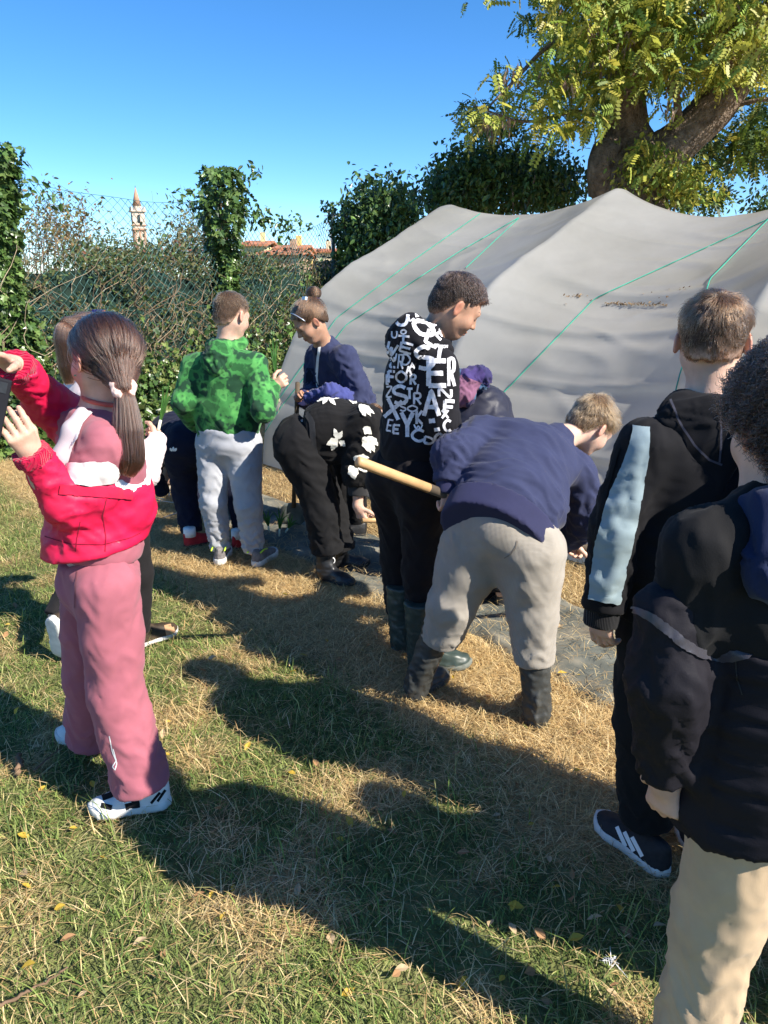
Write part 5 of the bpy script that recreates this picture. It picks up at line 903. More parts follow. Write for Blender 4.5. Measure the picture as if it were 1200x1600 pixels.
LET = {'S': [[(.9, .15), (.55, 0), (.12, .12), (.12, .36), (.5, .5), (.88, .64), (.88, .88), (.45, 1), (.05, .86)]], 'E': [[(.05, 0), (.05, 1)], [(.05, .02), (.95, .02)], [(.05, .5), (.8, .5)], [(.05, .98), (.95, .98)]], 'T': [[(0, .03), (1, .03)], [(.5, 0), (.5, 1)]], 'R': [[(.08, 0), (.08, 1)], [(.08, .03), (.7, .03), (.9, .25), (.7, .48), (.08, .5)], [(.4, .5), (.95, 1)]], 'D': [[(.08, 0), (.08, 1)], [(.08, .02), (.6, .05), (.95, .5), (.6, .95), (.08, .98)]], 'O': [[(.5, 0), (.05, .3), (.05, .7), (.5, 1), (.95, .7), (.95, .3), (.5, 0)]],
       'Y': [[(0, 0), (.5, .5), (.5, 1)], [(1, 0), (.5, .5)]], 'F': [[(.08, 0), (.08, 1)], [(.08, .03), (.95, .03)], [(.08, .5), (.8, .5)]], 'W': [[(0, 0), (.25, 1), (.5, .35), (.75, 1), (1, 0)]], 'A': [[(0, 1), (.5, 0), (1, 1)], [(.2, .65), (.8, .65)]], 'L': [[(.08, 0), (.08, 1), (.95, 1)]], 'N': [[(0, 1), (0, 0), (1, 1), (1, 0)]], 'C': [[(.95, .15), (.5, 0), (.06, .3), (.06, .7), (.5, 1), (.95, .85)]], 'X': [[(0, 0), (1, 1)], [(1, 0), (0, 1)]], 'Z': [[(0, 0), (1, 0), (0, 1), (1, 1)]], 'V': [[(0, 0), (.5, 1), (1, 0)]], 'U': [[(0, 0), (.05, .75), (.5, 1), (.95, .75), (1, 0)]], 'K': [[(.05, 0), (.05, 1)], [(.95, 0), (.05, .55), (.95, 1)]], 'I': [[(.5, 0), (.5, 1)]], 'M': [[(0, 1), (0, 0), (.5, .6), (1, 0), (1, 1)]]}
m_let = fab('white_print', (.72, .71, .73), var=.25, vs=60., crease=0)
c3 = lambda x, y: (590 + x / 6.664, 480 + y / 6.664)
for ch_, x0, y0, x1, y1, w_, ro in (('U', 195, 70, 310, 190, 34, .15), ('O', 370, 150, 590, 285, 46, .5), ('I', 380, 60, 450, 110, 40, 1.4), ('V', 430, 300, 640, 385, 40, 1.2), ('N', 610, 110, 700, 230, 34, .7), ('O', 245, 235, 300, 280, 18, 0), ('W', 95, 370, 195, 500, 26, .4), ('E', 235, 375, 370, 470, 26, .25), ('I', 170, 480, 215, 560, 16, .2), ('R', 215, 490, 275, 640, 18, .1), ('D', 255, 490, 345, 600, 20, .1), ('A', 335, 580, 385, 640, 16, 0), ('L', 130, 575, 190, 625, 26, 0), ('F', 110, 665, 190, 785, 30, 0), ('O', 195, 665, 300, 785, 24, 0), ('R', 340, 700, 405, 805, 24, 0), ('S', 165, 820, 310, 1005, 38, -.1), ('T', 305, 845, 365, 955, 26, 0), ('R', 375, 890, 460, 1010, 24, 0), ('X', 90, 960, 240, 1160, 40, .2), ('O', 315, 1022, 415, 1085, 18, 0), ('Y', 250, 1095, 372, 1350, 44, 0), ('K', 405, 1075, 470, 1215, 28, 0), ('E', 105, 1170, 160, 1290, 18, .2), ('E', 165, 1225, 235, 1315, 24, .1), ('C', 360, 1275, 490, 1395, 30, 0), ('D', 480, 1350, 590, 1420, 24, .15), ('Z', 95, 830, 150, 930, 20, 0), ('T', 215, 300, 330, 360, 24, .1), ('N', 140, 520, 175, 570, 16, 0), ('A', 300, 610, 345, 690, 18, 0), ('I', 400, 800, 440, 880, 18, .2), ('S', 235, 1000, 300, 1080, 18, 0), ('L', 95, 700, 120, 800, 20, 0), ('W', 380, 1220, 470, 1265, 16, 0), ('U', 150, 250, 205, 320, 18, 0), ('M', 310, 110, 370, 170, 18, .3), ('E', 620, 240, 700, 330, 26, .8), ('D', 560, 130, 620, 200, 22, .6),
                                  ('S', 400, 410, 585, 640, 44, -.25), ('T', 575, 400, 720, 535, 40, .15), ('E', 525, 555, 720, 820, 52, 0), ('R', 735, 530, 800, 820, 34, 0), ('A', 485, 870, 640, 1130, 46, 0), ('N', 645, 850, 760, 935, 30, .1), ('F', 690, 975, 800, 1100, 38, .05), ('X', 670, 1070, 735, 1155, 24, 0), ('I', 480, 1150, 660, 1215, 52, 1.45), ('C', 690, 1175, 765, 1290, 28, 0), ('I', 590, 1245, 650, 1300, 40, 1.4), ('O', 600, 1310, 690, 1420, 28, 0)):
    b = MB(); cx, cy = (x0 + x1) / 2, (y0 + y1) / 2; cs, sn = math.cos(ro), math.sin(ro)
    for st in LET[ch_]:
        pp = []
        for (sx, sy) in st: dx, dy = (sx - .5) * (x1 - x0), (sy - .5) * (y1 - y0); pp.append(c3(cx + dx * cs - dy * sn, cy + dx * sn + dy * cs))
        if len(pp) > 3: pp = spline(np.array(pp), 4)
        ribbon(b, BVL, pp, w_ / 6.9, .0016 + .0004 * (len(b.V)), 1.6, .03, 4, .05)
    if b.V: b.build('printed_letter', m_let, o, True)
pants(g, J, fab('black_joggers', (.011, .009, .010), sheen=.05), r=(.098, .078, .062), hip=(.150, .125), amp=.007, seed=63., stack=.8, to=(.82, .80), up=.04, vox=.0094, seat=.03, ft=10.)
for s, a0, fw in (('l', G(612, 1012), A(.85, -.3, 0)), ('r', G(640, 1042), A(.93, .0, 0))): shoe(g, a0, fw, m_rubber, mat('boot_sole', (.13, .14, .12), .7, .2), .245, boot=dict(top=a0 + A(.035, .0, .28), r0=.046, r1=.062, fold=3.), name='boot', sole_h=.028, wd=1.1, hgt=1.15)

# ================================================================== boy bending over in navy sweatshirt and beige trousers
J = dict(pv=P(785, 812, 2.30), ch=P(828, 715, 2.54), nk=P(868, 690, 2.66), sl=P(752, 680, 2.58), sr=P(902, 738, 2.60), el=P(705, 712, 2.44), wl=P(701, 760, 2.395), er=P(918, 812, 2.62), wr=P(884, 846, 2.70), hl=P(742, 858, 2.33), hr=P(828, 864, 2.25), kl=P(706, 948, 2.31), kr=P(833, 960, 2.23), al=P(668, 1050, 2.37), ar=P(836, 1090, 2.22)); J['back'] = unit(A(-.25, -.95, .2)); J['wst'] = P(800, 780, 2.38)
chk('bent8', J); g = person((J['pv'][0], J['pv'][1], 0), 'fair-haired boy bent over in navy sweatshirt and beige trousers working a long hoe')
H = Head(P(924, 664, 2.74), (.62, .35, -.70), (.70, .25, .70), .97)
HL_, HR_ = P(694, 772, 2.385), P(897, 849, 2.70); hv = unit(HR_ - HL_)
body(g, H, J['nk'], J, [dict(e=J['el'] * .4 + J['wl'] * .6, a=(J['wl'], unit(A(.05, -.15, -1)), A(-.3, .9, -.2), hv * -1), k=dict(curl=(1.25, 1.35, .9), tcurl=.6, tdir=A(.4, .5, -.6))), dict(e=J['er'] * .4 + J['wr'] * .6, a=(J['wr'], unit(HR_ - J['wr'] + A(0, .02, -.01)), A(0, -.2, -1), hv), k=dict(curl=(1.1, 1.2, .8)))], m_skin, SK3)
short_hair(H, h_fair, m_hlb, g, n=9000, top=.042, side=.020, lift=.35, curl=.1, r=.0006, thick=.005, crown=(0, -.07, .07))
m_navyr = rib('navy_rib_band', (.028, .03, .08), 'X', 110); o, V, F = top(g, J, m_navy, 'sweatshirt', rx=(.192, .180, .170), ry=(.152, .138, .120), arm=(.074, .066, .052), hem=.05, seed=71., amp=.011, vox=.0080, band=m_navyr, bandh=.05, cuff=m_navyr, ft=13., sh=.078, sl_to=(.9, .9), low=.006)
_, V, F = pants(g, J, m_waffle, r=(.106, .084, .066), hip=(.160, .122), amp=.005, seed=73., stack=1.1, to=(.50, .56), up=.0, vox=.0080, seat=.012, ft=11., k=.045, low=.006); BV8 = bvh(V, F); b = MB()
ribbon(b, BV8, [(808, 845), (806, 855), (798, 866), (788, 872)], 2., .0015); b.build('pocket_seam', fab('taupe_seam', (.22, .19, .16)), g, True)
for a0, fw, tp_ in ((G(640, 1098), A(.45, .6, 0), P(690, 965, 2.33)), (G(836, 1142), A(.25, .95, 0), P(835, 1020, 2.225))):
    o2, V, F = shoe(g, a0, fw, m_brub, m_brub, .235, boot=dict(top=tp_, r0=.045, r1=.056, fold=5.), name='boot', sole_h=.03, wd=1.08, hgt=1.15)
# hoe held by the bending boy
p0 = HL_ - hv * .62; k0 = min(np.linspace(.1, 1.2, 300), key=lambda t: abs(px(HL_ - hv * t)[0] - 557)); p0 = HL_ - hv * k0; p1_ = HR_ + hv * .35
t_ = thing('hoe', tuple(p1_), 'long wooden hoe handle held by the boy in navy sweatshirt', 'hoe'); pm = HL_ - hv * .07; b = MB()
b.tube([p0, p0 + hv * .004, p0 + hv * .012, pm], [.012, .0165, .0175, .0165], 14); b.build('handle', m_wood, t_, True); b = MB(); b.tube([pm, HL_ + hv * .3, p1_], [.0166, .0165, .016], 14); b.build('worn_handle', m_dirt, t_, True)
dn = unit(np.cross(hv, np.cross(A(0, 0, -1), hv))); b = MB(); b.box(p1_ + dn * .06, (.06, .003, .07), np.array([unit(np.cross(hv, dn)), hv, dn])); b.build('blade', mat('steel_blade', (.3, .29, .27), .4, .3, 12., metal=.8), t_)

# ================================================================== child with the purple hood, mostly hidden
J = dict(pv=P(770, 740, 3.30), ch=P(748, 640, 3.52), nk=P(735, 618, 3.62), sl=P(712, 640, 3.55), sr=P(775, 640, 3.55), el=P(708, 700, 3.55), wl=P(720, 760, 3.6), er=P(785, 705, 3.6), wr=P(780, 765, 3.65), hl=P(752, 760, 3.32), hr=P(786, 760, 3.28), kl=P(752, 860, 3.25), kr=P(782, 865, 3.22), al=P(752, 922, 3.2), ar=P(782, 925, 3.16)); J['back'] = A(0, -1, .2)
chk('purple', J); g = person((J['pv'][0], J['pv'][1], 0), 'bent child in dark jacket with purple patched hood behind the navy sweatshirt boy'); H = Head(P(722, 640, 3.74), (-.1, .7, -.7), (0, .7, .7), .98)
body(g, H, J['nk'], J, [], m_skin, SK1, vox=.008); short_hair(H, h_brown, m_hb, g, n=2000, top=.03, side=.012); m_quilt = fab('ink_jacket', (.012, .013, .028), rough=.5, spec=.35)
o, V, F = top(g, J, m_quilt, 'jacket', rx=(.16, .16, .155), ry=(.12, .12, .12), hem=.08, seed=81., amp=.009, vox=.0099); V, F = sdf([(ell(P(730, 590, 3.42), (.075, .06, .05)), 0), (ell(P(722, 615, 3.40), (.065, .05, .07)), .03), (ell(P(752, 590, 3.42), (.05, .04, .06)), .02)], .0065); V = folds(V, F, [(P(712, 600, 3.4), P(765, 600, 3.4), .010, .010, 26)], 3.)
def patches(n, l, co, base):
    vo = n.new('ShaderNodeTexVoronoi'); vo.inputs['Scale'].default_value = 11.; l.new(co, vo.inputs[0]); sp = n.new('ShaderNodeSeparateColor'); l.new(vo.outputs['Color'], sp.inputs[0]); return ramp(n, l, sp.outputs[0], [(0, (.035, .03, .10)), (.34, (.035, .03, .10)), (.36, (.20, .09, .15)), (.55, (.16, .06, .04)), (.70, (.05, .10, .18)), (.85, (.05, .035, .13))], 'CONSTANT')
mesh('hood', V, F, fab('purple_patch_hood', (.08, .05, .22), pattern=patches), g); pants(g, J, m_black, r=(.088, .068, .06), hip=(.14, .12), vox=.0099, amp=.007)
for a0 in ((748, 945), (778, 950)): shoe(g, G(*a0), A(.5, .85, 0), m_leather, m_sblack, .225)

# ================================================================== boy in the dark jacket with light sleeve panels
J = dict(pv=P(1062, 930, 1.66), ch=P(1095, 755, 1.66), nk=P(1108, 640, 1.67), sl=P(1010, 700, 1.62), sr=P(1203, 702, 1.72), el=P(962, 832, 1.60), wl=P(942, 952, 1.58), er=P(1235, 850, 1.68), wr=P(1225, 970, 1.62), hl=P(1020, 960, 1.64), hr=P(1100, 965, 1.68), kl=P(1008, 1130, 1.62), kr=P(1085, 1130, 1.70), al=P(1010, 1280, 1.61), ar=P(1082, 1262, 1.70)); J['back'] = unit(A(-.3, -.95, 0))
chk('right', J); g = person((J['pv'][0], J['pv'][1], 0), 'boy with short brown hair in black hooded jacket with pale blue sleeve panel, black trousers')
H = Head(P(1113, 530, 1.68), (.34, .94, -.10), k=.93)
body(g, H, J['nk'], J, [dict(e=J['el'] * .3 + J['wl'] * .7, a=(J['wl'], unit(A(.03, .02, -1)), A(.75, .6, 0), A(-.4, .9, 0)), k=dict(curl=(.45, .55, .4), tcurl=.2), vox=.0032)], m_skin, SK3, vox=.0042, neck_r=.048)
short_hair(H, h_brown, m_hfade, g, tint=(SK3, (.05, .028, .016)), n=14000, top=.034, side=.012, lift=.16, r=.00042, thick=.005, line=([-.12, -.075, -.045, -.02, .02, .045, .07, .12], [-.048, -.052, -.038, .012, .010, .030, .062, .070]))
m_bj = fab('black_jersey', (.008, .008, .010), sheen=.03); o, V, F = top(g, J, m_bj, 'jacket', rx=(.165, .165, .165), ry=(.12, .12, .115), arm=(.066, .060, .050), hem=.045, seed=91., amp=.007, vox=.0076, band=None, cuff=rib('black_rib', (.012, .012, .014)), ft=10.); BVR = bvh(V, F)
m_pale = fab('pale_blue_panel', (.24, .31, .34), crease=0); b = MB(); ribbon(b, BVR, spline(np.array([(1003, 668), (996, 715), (978, 775), (964, 830), (952, 885), (944, 940)]), 6), lambda t: np.interp(t, [0, .2, .45, .7, 1], [24, 34, 50, 54, 46]), .0065, 3., .05, 11); b.build('sleeve_panel', m_pale, o, True)
b = MB(); ribbon(b, BVR, [(968, 700), (948, 770), (930, 850), (922, 930)], 5, .005, 4., .04); 
if b.V: b.build('sleeve_piping', m_black, o, True)
f10 = unit(A(.34, .94, 0)); bk = -f10; r10 = A(.94, -.34, 0); nk = J['nk']
hp = chain([nk + f10 * .08 - Zv * .04, nk + r10 * .075 + f10 * .015 - Zv * .012, nk + r10 * .06 + bk * .05 + Zv * .014, nk + bk * .07 + Zv * .012, nk - r10 * .06 + bk * .05 + Zv * .014, nk - r10 * .075 - Zv * .012, nk + f10 * .08 - Zv * .04], [.020, .028, .030, .030, .030, .028, .020], .03)
hp += [(ecap(nk - r10 * .085 + bk * .085 - Zv * .03, nk + r10 * .085 + bk * .085 - Zv * .03, bk, (.034, .055), (.034, .055)), .04), (ecap(nk + bk * .10 - Zv * .07, nk + r10 * .025 + bk * .112 - Zv * .165, r10, (.085, .028), (.022, .022)), .05)]
V, F = sdf(hp, .006); V = folds(V, F, [(nk + bk * .1 - r10 * .1, nk + bk * .1 + r10 * .1, .004, .004, 9)], 9.); ho = mesh('hood', V, F, m_bj, g); bv = bvh(V, F); b = MB(); ribbon(b, bv, [(1048, 625), (1062, 660), (1085, 695), (1108, 718), (1128, 726)], 3.5, .003, 3.); ribbon(b, bv, [(1125, 640), (1127, 670), (1126, 700), (1124, 722)], 3., .003, 3.); b.build('hood_seam', fab('slate_seam', (.05, .05, .07)), ho, True)
pants(g, J, m_black, r=(.090, .076, .070), hip=(.145, .118), amp=.006, seed=93., stack=.7, up=.06, vox=.0088, ft=9.)
m_bsh = mat('black_knit_shoe', (.02, .02, .023), .75, .2, 80.)
for i, (hp_, fw) in enumerate(((G(1043, 1374), G(938, 1288) - G(1043, 1374)), (G(1090, 1345), A(.1, 1, 0)))):
    o2, V, F = shoe(g, hp_, fw * (1, 1, 0), m_bsh, m_swhite, .245, sole_h=.032, wd=1.05)
    if i == 0:
        bv = bvh(V, F)
        for x in range(3): b = MB(); ribbon(b, bv, [(964 + x * 12, 1292 + x * 8), (978 + x * 13, 1322 + x * 8)], 6., .0018, 2.); b.build('white_stripe', m_white, o2, True)

# ================================================================== curly-haired boy in the foreground
J = dict(pv=A(.645, 1.05, .74), ch=A(.61, 1.04, 1.00), nk=P(1228, 790, 1.04), sl=P(1098, 862, 1.0), sr=A(.76, 1.10, 1.10), el=P(1040, 1060, .98), wl=P(1040, 1212, 1.02), er=A(.82, 1.1, .87), wr=A(.80, 1.2, .66), hl=A(.59, 1.01, .70), hr=A(.745, 1.09, .70), kl=A(.588, 1.03, .39), al=A(.570, 1.02, .07), kr=A(.86, 1.13, .39), ar=A(.90, 1.15, .07)); J['back'] = A(.26, -.97, 0)
chk('front', J); g = person((.62, 1.05, 0), 'curly dark-haired boy with navy hood, black quilted jacket hanging low and sand trousers'); H = Head(P(1245, 664, 1.06), (-.10, .98, -.15), k=1.02)
body(g, H, J['nk'], J, [dict(e=J['el'] * .3 + J['wl'] * .7, a=(J['wl'], unit(A(.05, .05, -1)), A(.8, .5, 0), A(-.3, .9, 0)), k=dict(curl=(.7, .8, .5), tcurl=.3), vox=.0032)], m_skin, SK1, neck_r=.05)
short_hair(H, h_black, m_hk, g, n=9000, top=.065, side=.055, lift=.9, curl=.95, r=.0006, thick=.014, k=12, line=([-.12, -.075, -.045, -.02, .02, .045, .07, .12], [-.075, -.075, -.06, -.02, .000, .024, .050, .058]))
o, V, F = top(g, J, m_black, 'hoodie', rx=(.14, .145, .155), ry=(.11, .112, .115), arm=(.064, .036, .030), hem=.0, seed=101., amp=.009, vox=.0076, ft=10.)
m_nhood = fab('navy_hood', (.012, .019, .055), sheen=.08); nk = J['nk']; f11 = unit(A(-.26, .97, 0)); bk = -f11; r11 = A(.97, .26, 0)
hp = chain([nk + f11 * .08 - Zv * .05, nk + r11 * .085 - Zv * .02, nk + r11 * .065 + bk * .06 + Zv * .012, nk + bk * .08 + Zv * .008, nk - r11 * .065 + bk * .06 + Zv * .012, nk - r11 * .085 - Zv * .02, nk + f11 * .08 - Zv * .05], [.022, .032, .034, .034, .034, .032, .022], .03) + [(ecap(nk - r11 * .09 + bk * .085 - Zv * .05, nk + r11 * .09 + bk * .085 - Zv * .05, bk, (.04, .055), (.04, .055)), .04), (ell(nk + bk * .10 - Zv * .10, A(.07, .035, .05), frame(bk)), .05)]
V, F = sdf(hp, .006); mesh('hood', folds(V, F, [(nk + bk * .1 - r11 * .12 - Zv * .04, nk + bk * .1 + r11 * .12 - Zv * .04, .007, .007, 14)], 12.), F, m_nhood, g)
# quilted jacket hanging from the elbows
m_puf = fab('black_quilted_nylon', (.010, .009, .013), rough=.72, spec=.18, sheen=0., crease=22.); c0, c1 = A(.665, 1.05, .60), A(.65, 1.05, .95)
pr = [(cut(ecap(c0 - Zv * .05, c1 + Zv * .05, r11, (.195, .165), (.180, .15)), (A(.6, .88, .625), A(.30, .0, -1)), (A(.60, .9, .935), A(.05, -.25, 1))), 0), (cap(P(1040, 950, .99), J['el'], .046, .055), .03), (cut(cap(J['el'], J['wl'] + A(0, 0, -.03), .055, .047), (J['wl'] + A(0, 0, .012), A(0, 0, -1))), .03), (cap(A(.80, 1.1, .98), A(.83, 1.1, .84), .06), .03)]
V, F = sdf(pr, .0072); q_ = V[:, 2] - .12 * (V[:, 0] - .6); gro = np.abs(np.sin((q_ - .6) / .062 * math.pi)); N_ = normals(V, F); V = V + N_ * ((np.minimum(gro * 3, 1) ** .5 - .8) * .009 * (V[:, 0] > .50))[:, None]
V = folds(V, F, [(c0, c1, .003, .003, 12), (J['sl'], J['el'], .006, .008, 16), (J['el'], J['wl'], .008, .006, 18)], 14.); pj = mesh('quilted_jacket', V, F, m_puf, g)
b = MB(); ribbon(b, bvh(V, F), spline(np.array([(985, 950), (1015, 962), (1045, 985), (1072, 1008), (1100, 1022), (1140, 1026), (1200, 1012)]), 5), lambda t: np.interp(t, [0, .2, .6, 1], [7, 14, 15, 16]), .004, 4., .04, 5, .05); b.V and b.build('collar', fab('satin_edge', (.035, .033, .042), rough=.4, spec=.4), pj, True)
for x_ in ((1085, 1130, 1098), (1140, 1182, 1112)): b = MB(); ribbon(b, bvh(V, F), [(1150, 1030), (1152, 1060), (1160, 1085)], 2., .002); break
b.V and b.build('zip_seam', m_sblack, pj, True)
pants(g, J, m_beige, r=(.086, .073, .068), hip=(.13, .11), amp=.006, seed=103., up=.03, vox=.0076, ft=9.)
for s in 'lr': shoe(g, J['a' + s] * (1, 1, 0) + A(-.02, -.06, 0), A(.75, .65, 0), m_bsh, m_swhite, .23)

# ================================================================== child at the right edge, only a shoe shows
b0 = A(1.00, 1.46, 0); J = dict(pv=b0 + A(0, 0, .74), ch=b0 + A(0, 0, 1.02), nk=b0 + A(0, 0, 1.15), sl=b0 + A(-.14, -.03, 1.11), sr=b0 + A(.14, .03, 1.11), el=b0 + A(-.19, -.02, .87), wl=b0 + A(-.17, .06, .68), er=b0 + A(.19, .03, .87), wr=b0 + A(.17, .1, .68), hl=b0 + A(-.07, -.01, .71), hr=b0 + A(.07, .01, .71), kl=b0 + A(-.07, .0, .40), kr=b0 + A(.09, .03, .40), al=b0 + A(-.08, -.03, .07), ar=b0 + A(.1, .02, .07)); J['back'] = A(0, -1, 0)
g = person(tuple(b0), 'child mostly outside the right edge, black shoe with white sole'); H = Head(b0 + A(.0, .0, 1.29), (-.2, .97, -.1)); body(g, H, J['nk'], J, [], m_skin, SK1, vox=.01); short_hair(H, h_brown, m_hb, g, n=1500, top=.03, side=.012)
top(g, J, m_dnavy, 'jacket', hem=.06, vox=.012); pants(g, J, m_black, vox=.012)
for s in 'lr': shoe(g, J['a' + s] * (1, 1, 0) + A(-.02, -.07, 0), A(-.35, .9, 0), m_bsh, m_swhite, .235)

# ================================================================== child standing just outside the right edge; the photograph shows the shadow on the lawn
b0 = A(1.40, .93, 0); J = {k: (v - A(1.02, 1.46, 0)) * A(1, 1, 1) + b0 for k, v in J.items() if k != 'back'}; J['back'] = A(0, -1, 0)
g = person(tuple(b0), 'child standing outside the right edge whose shadow crosses the lawn'); H = Head(b0 + A(.0, .0, 1.29), (-.2, .97, -.1)); body(g, H, J['nk'], J, [], m_skin, SK1, vox=.0082); short_hair(H, h_brown, m_hb, g, n=1200, top=.03, side=.012)
top(g, J, m_dnavy, 'jacket', hem=.06, vox=.013); pants(g, J, m_black, vox=.013)
for s in 'lr': shoe(g, J['a' + s] * (1, 1, 0) + A(-.02, -.07, 0), A(-.35, .9, 0), m_bsh, m_swhite, .235)
# ------------------------------------------------------------------ grass, straw and small things
def blades(n, ysel, length, width, lean, cols_g, cols_s, name, label, straw_only=False, seed=0, strawlen=1.5):
    R = np.random.RandomState(seed); x = R.uniform(-4.2, 3.4, n * 7); y = R.uniform(.55, 8.2, n * 7); keep = R.rand(len(x)) < np.clip((ysel / y) ** 1.5, 0, 1)
    c = y * _c + CAMH * _s; u = 600 + FPX * x / c; v = 800 + FPX * (CAMH * _c - y * _s) / c; keep &= (u > -260) & (u < 1460) & (v < 1800)
    a, nn_ = an(x, y); on_sheet = (a > .72) & (nn_ > -1.08) & (nn_ < -.5); keep &= ~(on_sheet & (R.rand(len(x)) > .09)) & (nn_ < -.02 + .0 * a) | (keep & (a < -.1)); x, y = x[keep][:n], y[keep][:n]; n = len(x)
    sw_ = straw_w(x, y); a, nn_ = an(x, y); sw_ = np.where((nn_ > -.6) & (a > .3), .97, sw_)
    is_s = R.rand(n) < (np.clip(sw_ * .88 + .11, 0, 1) if not straw_only else np.clip(sw_ * 1.1 + .12, 0, 1))
    if straw_only: x, y, is_s = x[is_s], y[is_s], is_s[is_s]; n = len(x)
    q = np.stack([x * 3.1, y * 3.1, x * 0 + seed], 1); tuft = np.clip(.95 + .9 * noise(q) + .7 * noise(q * 2.7), .28, 2.4); L = length * R.uniform(.5, 1.4, n) * np.where(is_s, strawlen, tuft); W = width * R.uniform(.6, 1.3, n) * np.where(is_s, .75, 1.)
    th = R.uniform(0, 2 * math.pi, n) + 1.2 * noise(q * .7 + 5); le = np.where(is_s, R.uniform(.9, 1.5, n), R.uniform(*lean, n)); dr = np.stack([np.cos(th), np.sin(th), x * 0], 1); sdv = np.stack([-np.sin(th), np.cos(th), x * 0], 1)
    a, nn_ = an(x, y); on_s = (a > .72) & (nn_ > -1.08) & (nn_ < -.5); is_s = is_s | on_s; z = ground_z(x, y) + on_s * .028 + np.where(is_s, R.uniform(0, .022, n), 0.); b0 = np.stack([x, y, z], 1); up_ = np.cos(le)[:, None] * Zv + np.sin(le)[:, None] * dr; le2 = np.minimum(le + R.uniform(.15, .7, n), np.where(is_s, 1.62, 1.75)); up2 = np.cos(le2)[:, None] * Zv + np.sin(le2)[:, None] * dr
    m1 = b0 + up_ * (L * .5)[:, None]; tip = m1 + up2 * (L * .5)[:, None]; hw = (W / 2)[:, None]; V = np.stack([b0 - sdv * hw, b0 + sdv * hw, m1 - sdv * hw * .85, m1 + sdv * hw * .85, tip], 1).reshape(-1, 3)
    k = (np.arange(n) * 5)[:, None]; F = np.concatenate([k + A(0, 1, 3).astype(int), k + A(0, 3, 2).astype(int), k + A(2, 3, 4).astype(int)])
    cg = np.array(cols_g)[R.randint(0, len(cols_g), n)]; cs = np.array(cols_s)[R.randint(0, len(cols_s), n)]; col = np.where(is_s[:, None], cs, cg) * (1 + .22 * R.normal(size=(n, 1))).clip(.5, 1.6)
    o = mesh(name, V, F, m_grass, None, False, {'Col': np.repeat(col, 5, 0)}); return tag(o, label, name.replace('_', ' '), kind='stuff')
m_grass = mat('grass_blade', (.1, .15, .04), .55, .1, 30., attr='Col', spec=.3, trans=.3)
GG = [(.18, .26, .06), (.14, .21, .05), (.24, .31, .08), (.32, .36, .11), (.11, .17, .04), (.38, .38, .15)]; SC = [(.66, .49, .23), (.56, .39, .17), (.74, .58, .32), (.42, .27, .12), (.60, .46, .23)]
blades(175000, 3.4, .034, .0026, (.25, 1.3), GG, SC, 'lawn_grass', 'short trampled lawn grass mixed with dry blades', seed=5)
blades(9000, 2.6, .075, .0032, (.15, .95), GG, SC, 'grass_tufts', 'longer grass blades standing out of the lawn', seed=9, strawlen=1.1)
blades(88000, 3.6, .042, .0026, (.6, 1.3), GG, SC, 'dry_straw', 'dry yellow straw lying along the sheet and the tunnel', straw_only=True, seed=14, strawlen=1.8)
# fallen leaves, each one a thing
m_fy = mat('yellow_leaf', (.62, .42, .06), .6, .2, 50., trans=.3); m_fb = mat('brown_leaf', (.34, .19, .09), .75, .25, 50., trans=.15); m_ft = mat('tan_leaf', (.52, .38, .22), .75, .2, 50., trans=.15)
lt = np.array([(0, 0, 0), (.25, .20, .06), (.55, .27, .10), (.82, .14, .05), (1, 0, -.03), (.82, -.14, .08), (.55, -.27, .13), (.25, -.2, .04), (.5, 0, 0)]); lf = [(0, 1, 8), (1, 2, 8), (2, 3, 8), (3, 4, 8), (4, 5, 8), (5, 6, 8), (6, 7, 8), (7, 0, 8)]
lme = []
for nm, mm in (('y', m_fy), ('b', m_fb), ('t', m_ft)):
    me = bpy.data.meshes.new('fallen_leaf'); me.from_pydata([tuple(v) for v in lt], [], lf); me.materials.append(mm); lme.append(me)
FLAB = ('yellow fallen leaf lying on the ground', 'brown curled fallen leaf lying on the ground', 'tan dry fallen leaf lying on the ground')
spots = [(999, 0, 0)] * 0; R = np.random.RandomState(21)
for k in range(120): spots.append((R.uniform(0, 1060), R.uniform(1000, 1590) if k < 85 else R.uniform(880, 1080), R.choice(3, p=[.3, .42, .28])))
spots += [(886, 1056, 0), (985, 935, 2), (770, 1444, 2), (150, 1340, 0), (345, 1450, 0), (335, 1392, 0), (85, 1425, 0), (60, 1240, 0), (735, 930, 2), (880, 985, 2), (500, 830, 2), (640, 925, 2), (255, 1180, 0), (490, 1190, 1), (585, 1185, 1), (845, 1000, 1)]
for u, v, k in spots:
    p = G(u, v); o = bpy.data.objects.new('fallen_leaf', lme[k]); COL.objects.link(o); z = .012 + R.uniform(0, .02); a_, n_ = an(p[0], p[1]); z += .012 * (-1.08 < n_ < -.5)
    o.location = (p[0], p[1], float(ground_z(p[0], p[1])[0]) + z); o.rotation_euler = (R.normal() * .35, R.normal() * .35, R.uniform(0, 6.28)); s = R.uniform(.022, .042); o.scale = (s, s, s); tag(o, FLAB[k], 'leaf', 'fallen leaves on the ground')
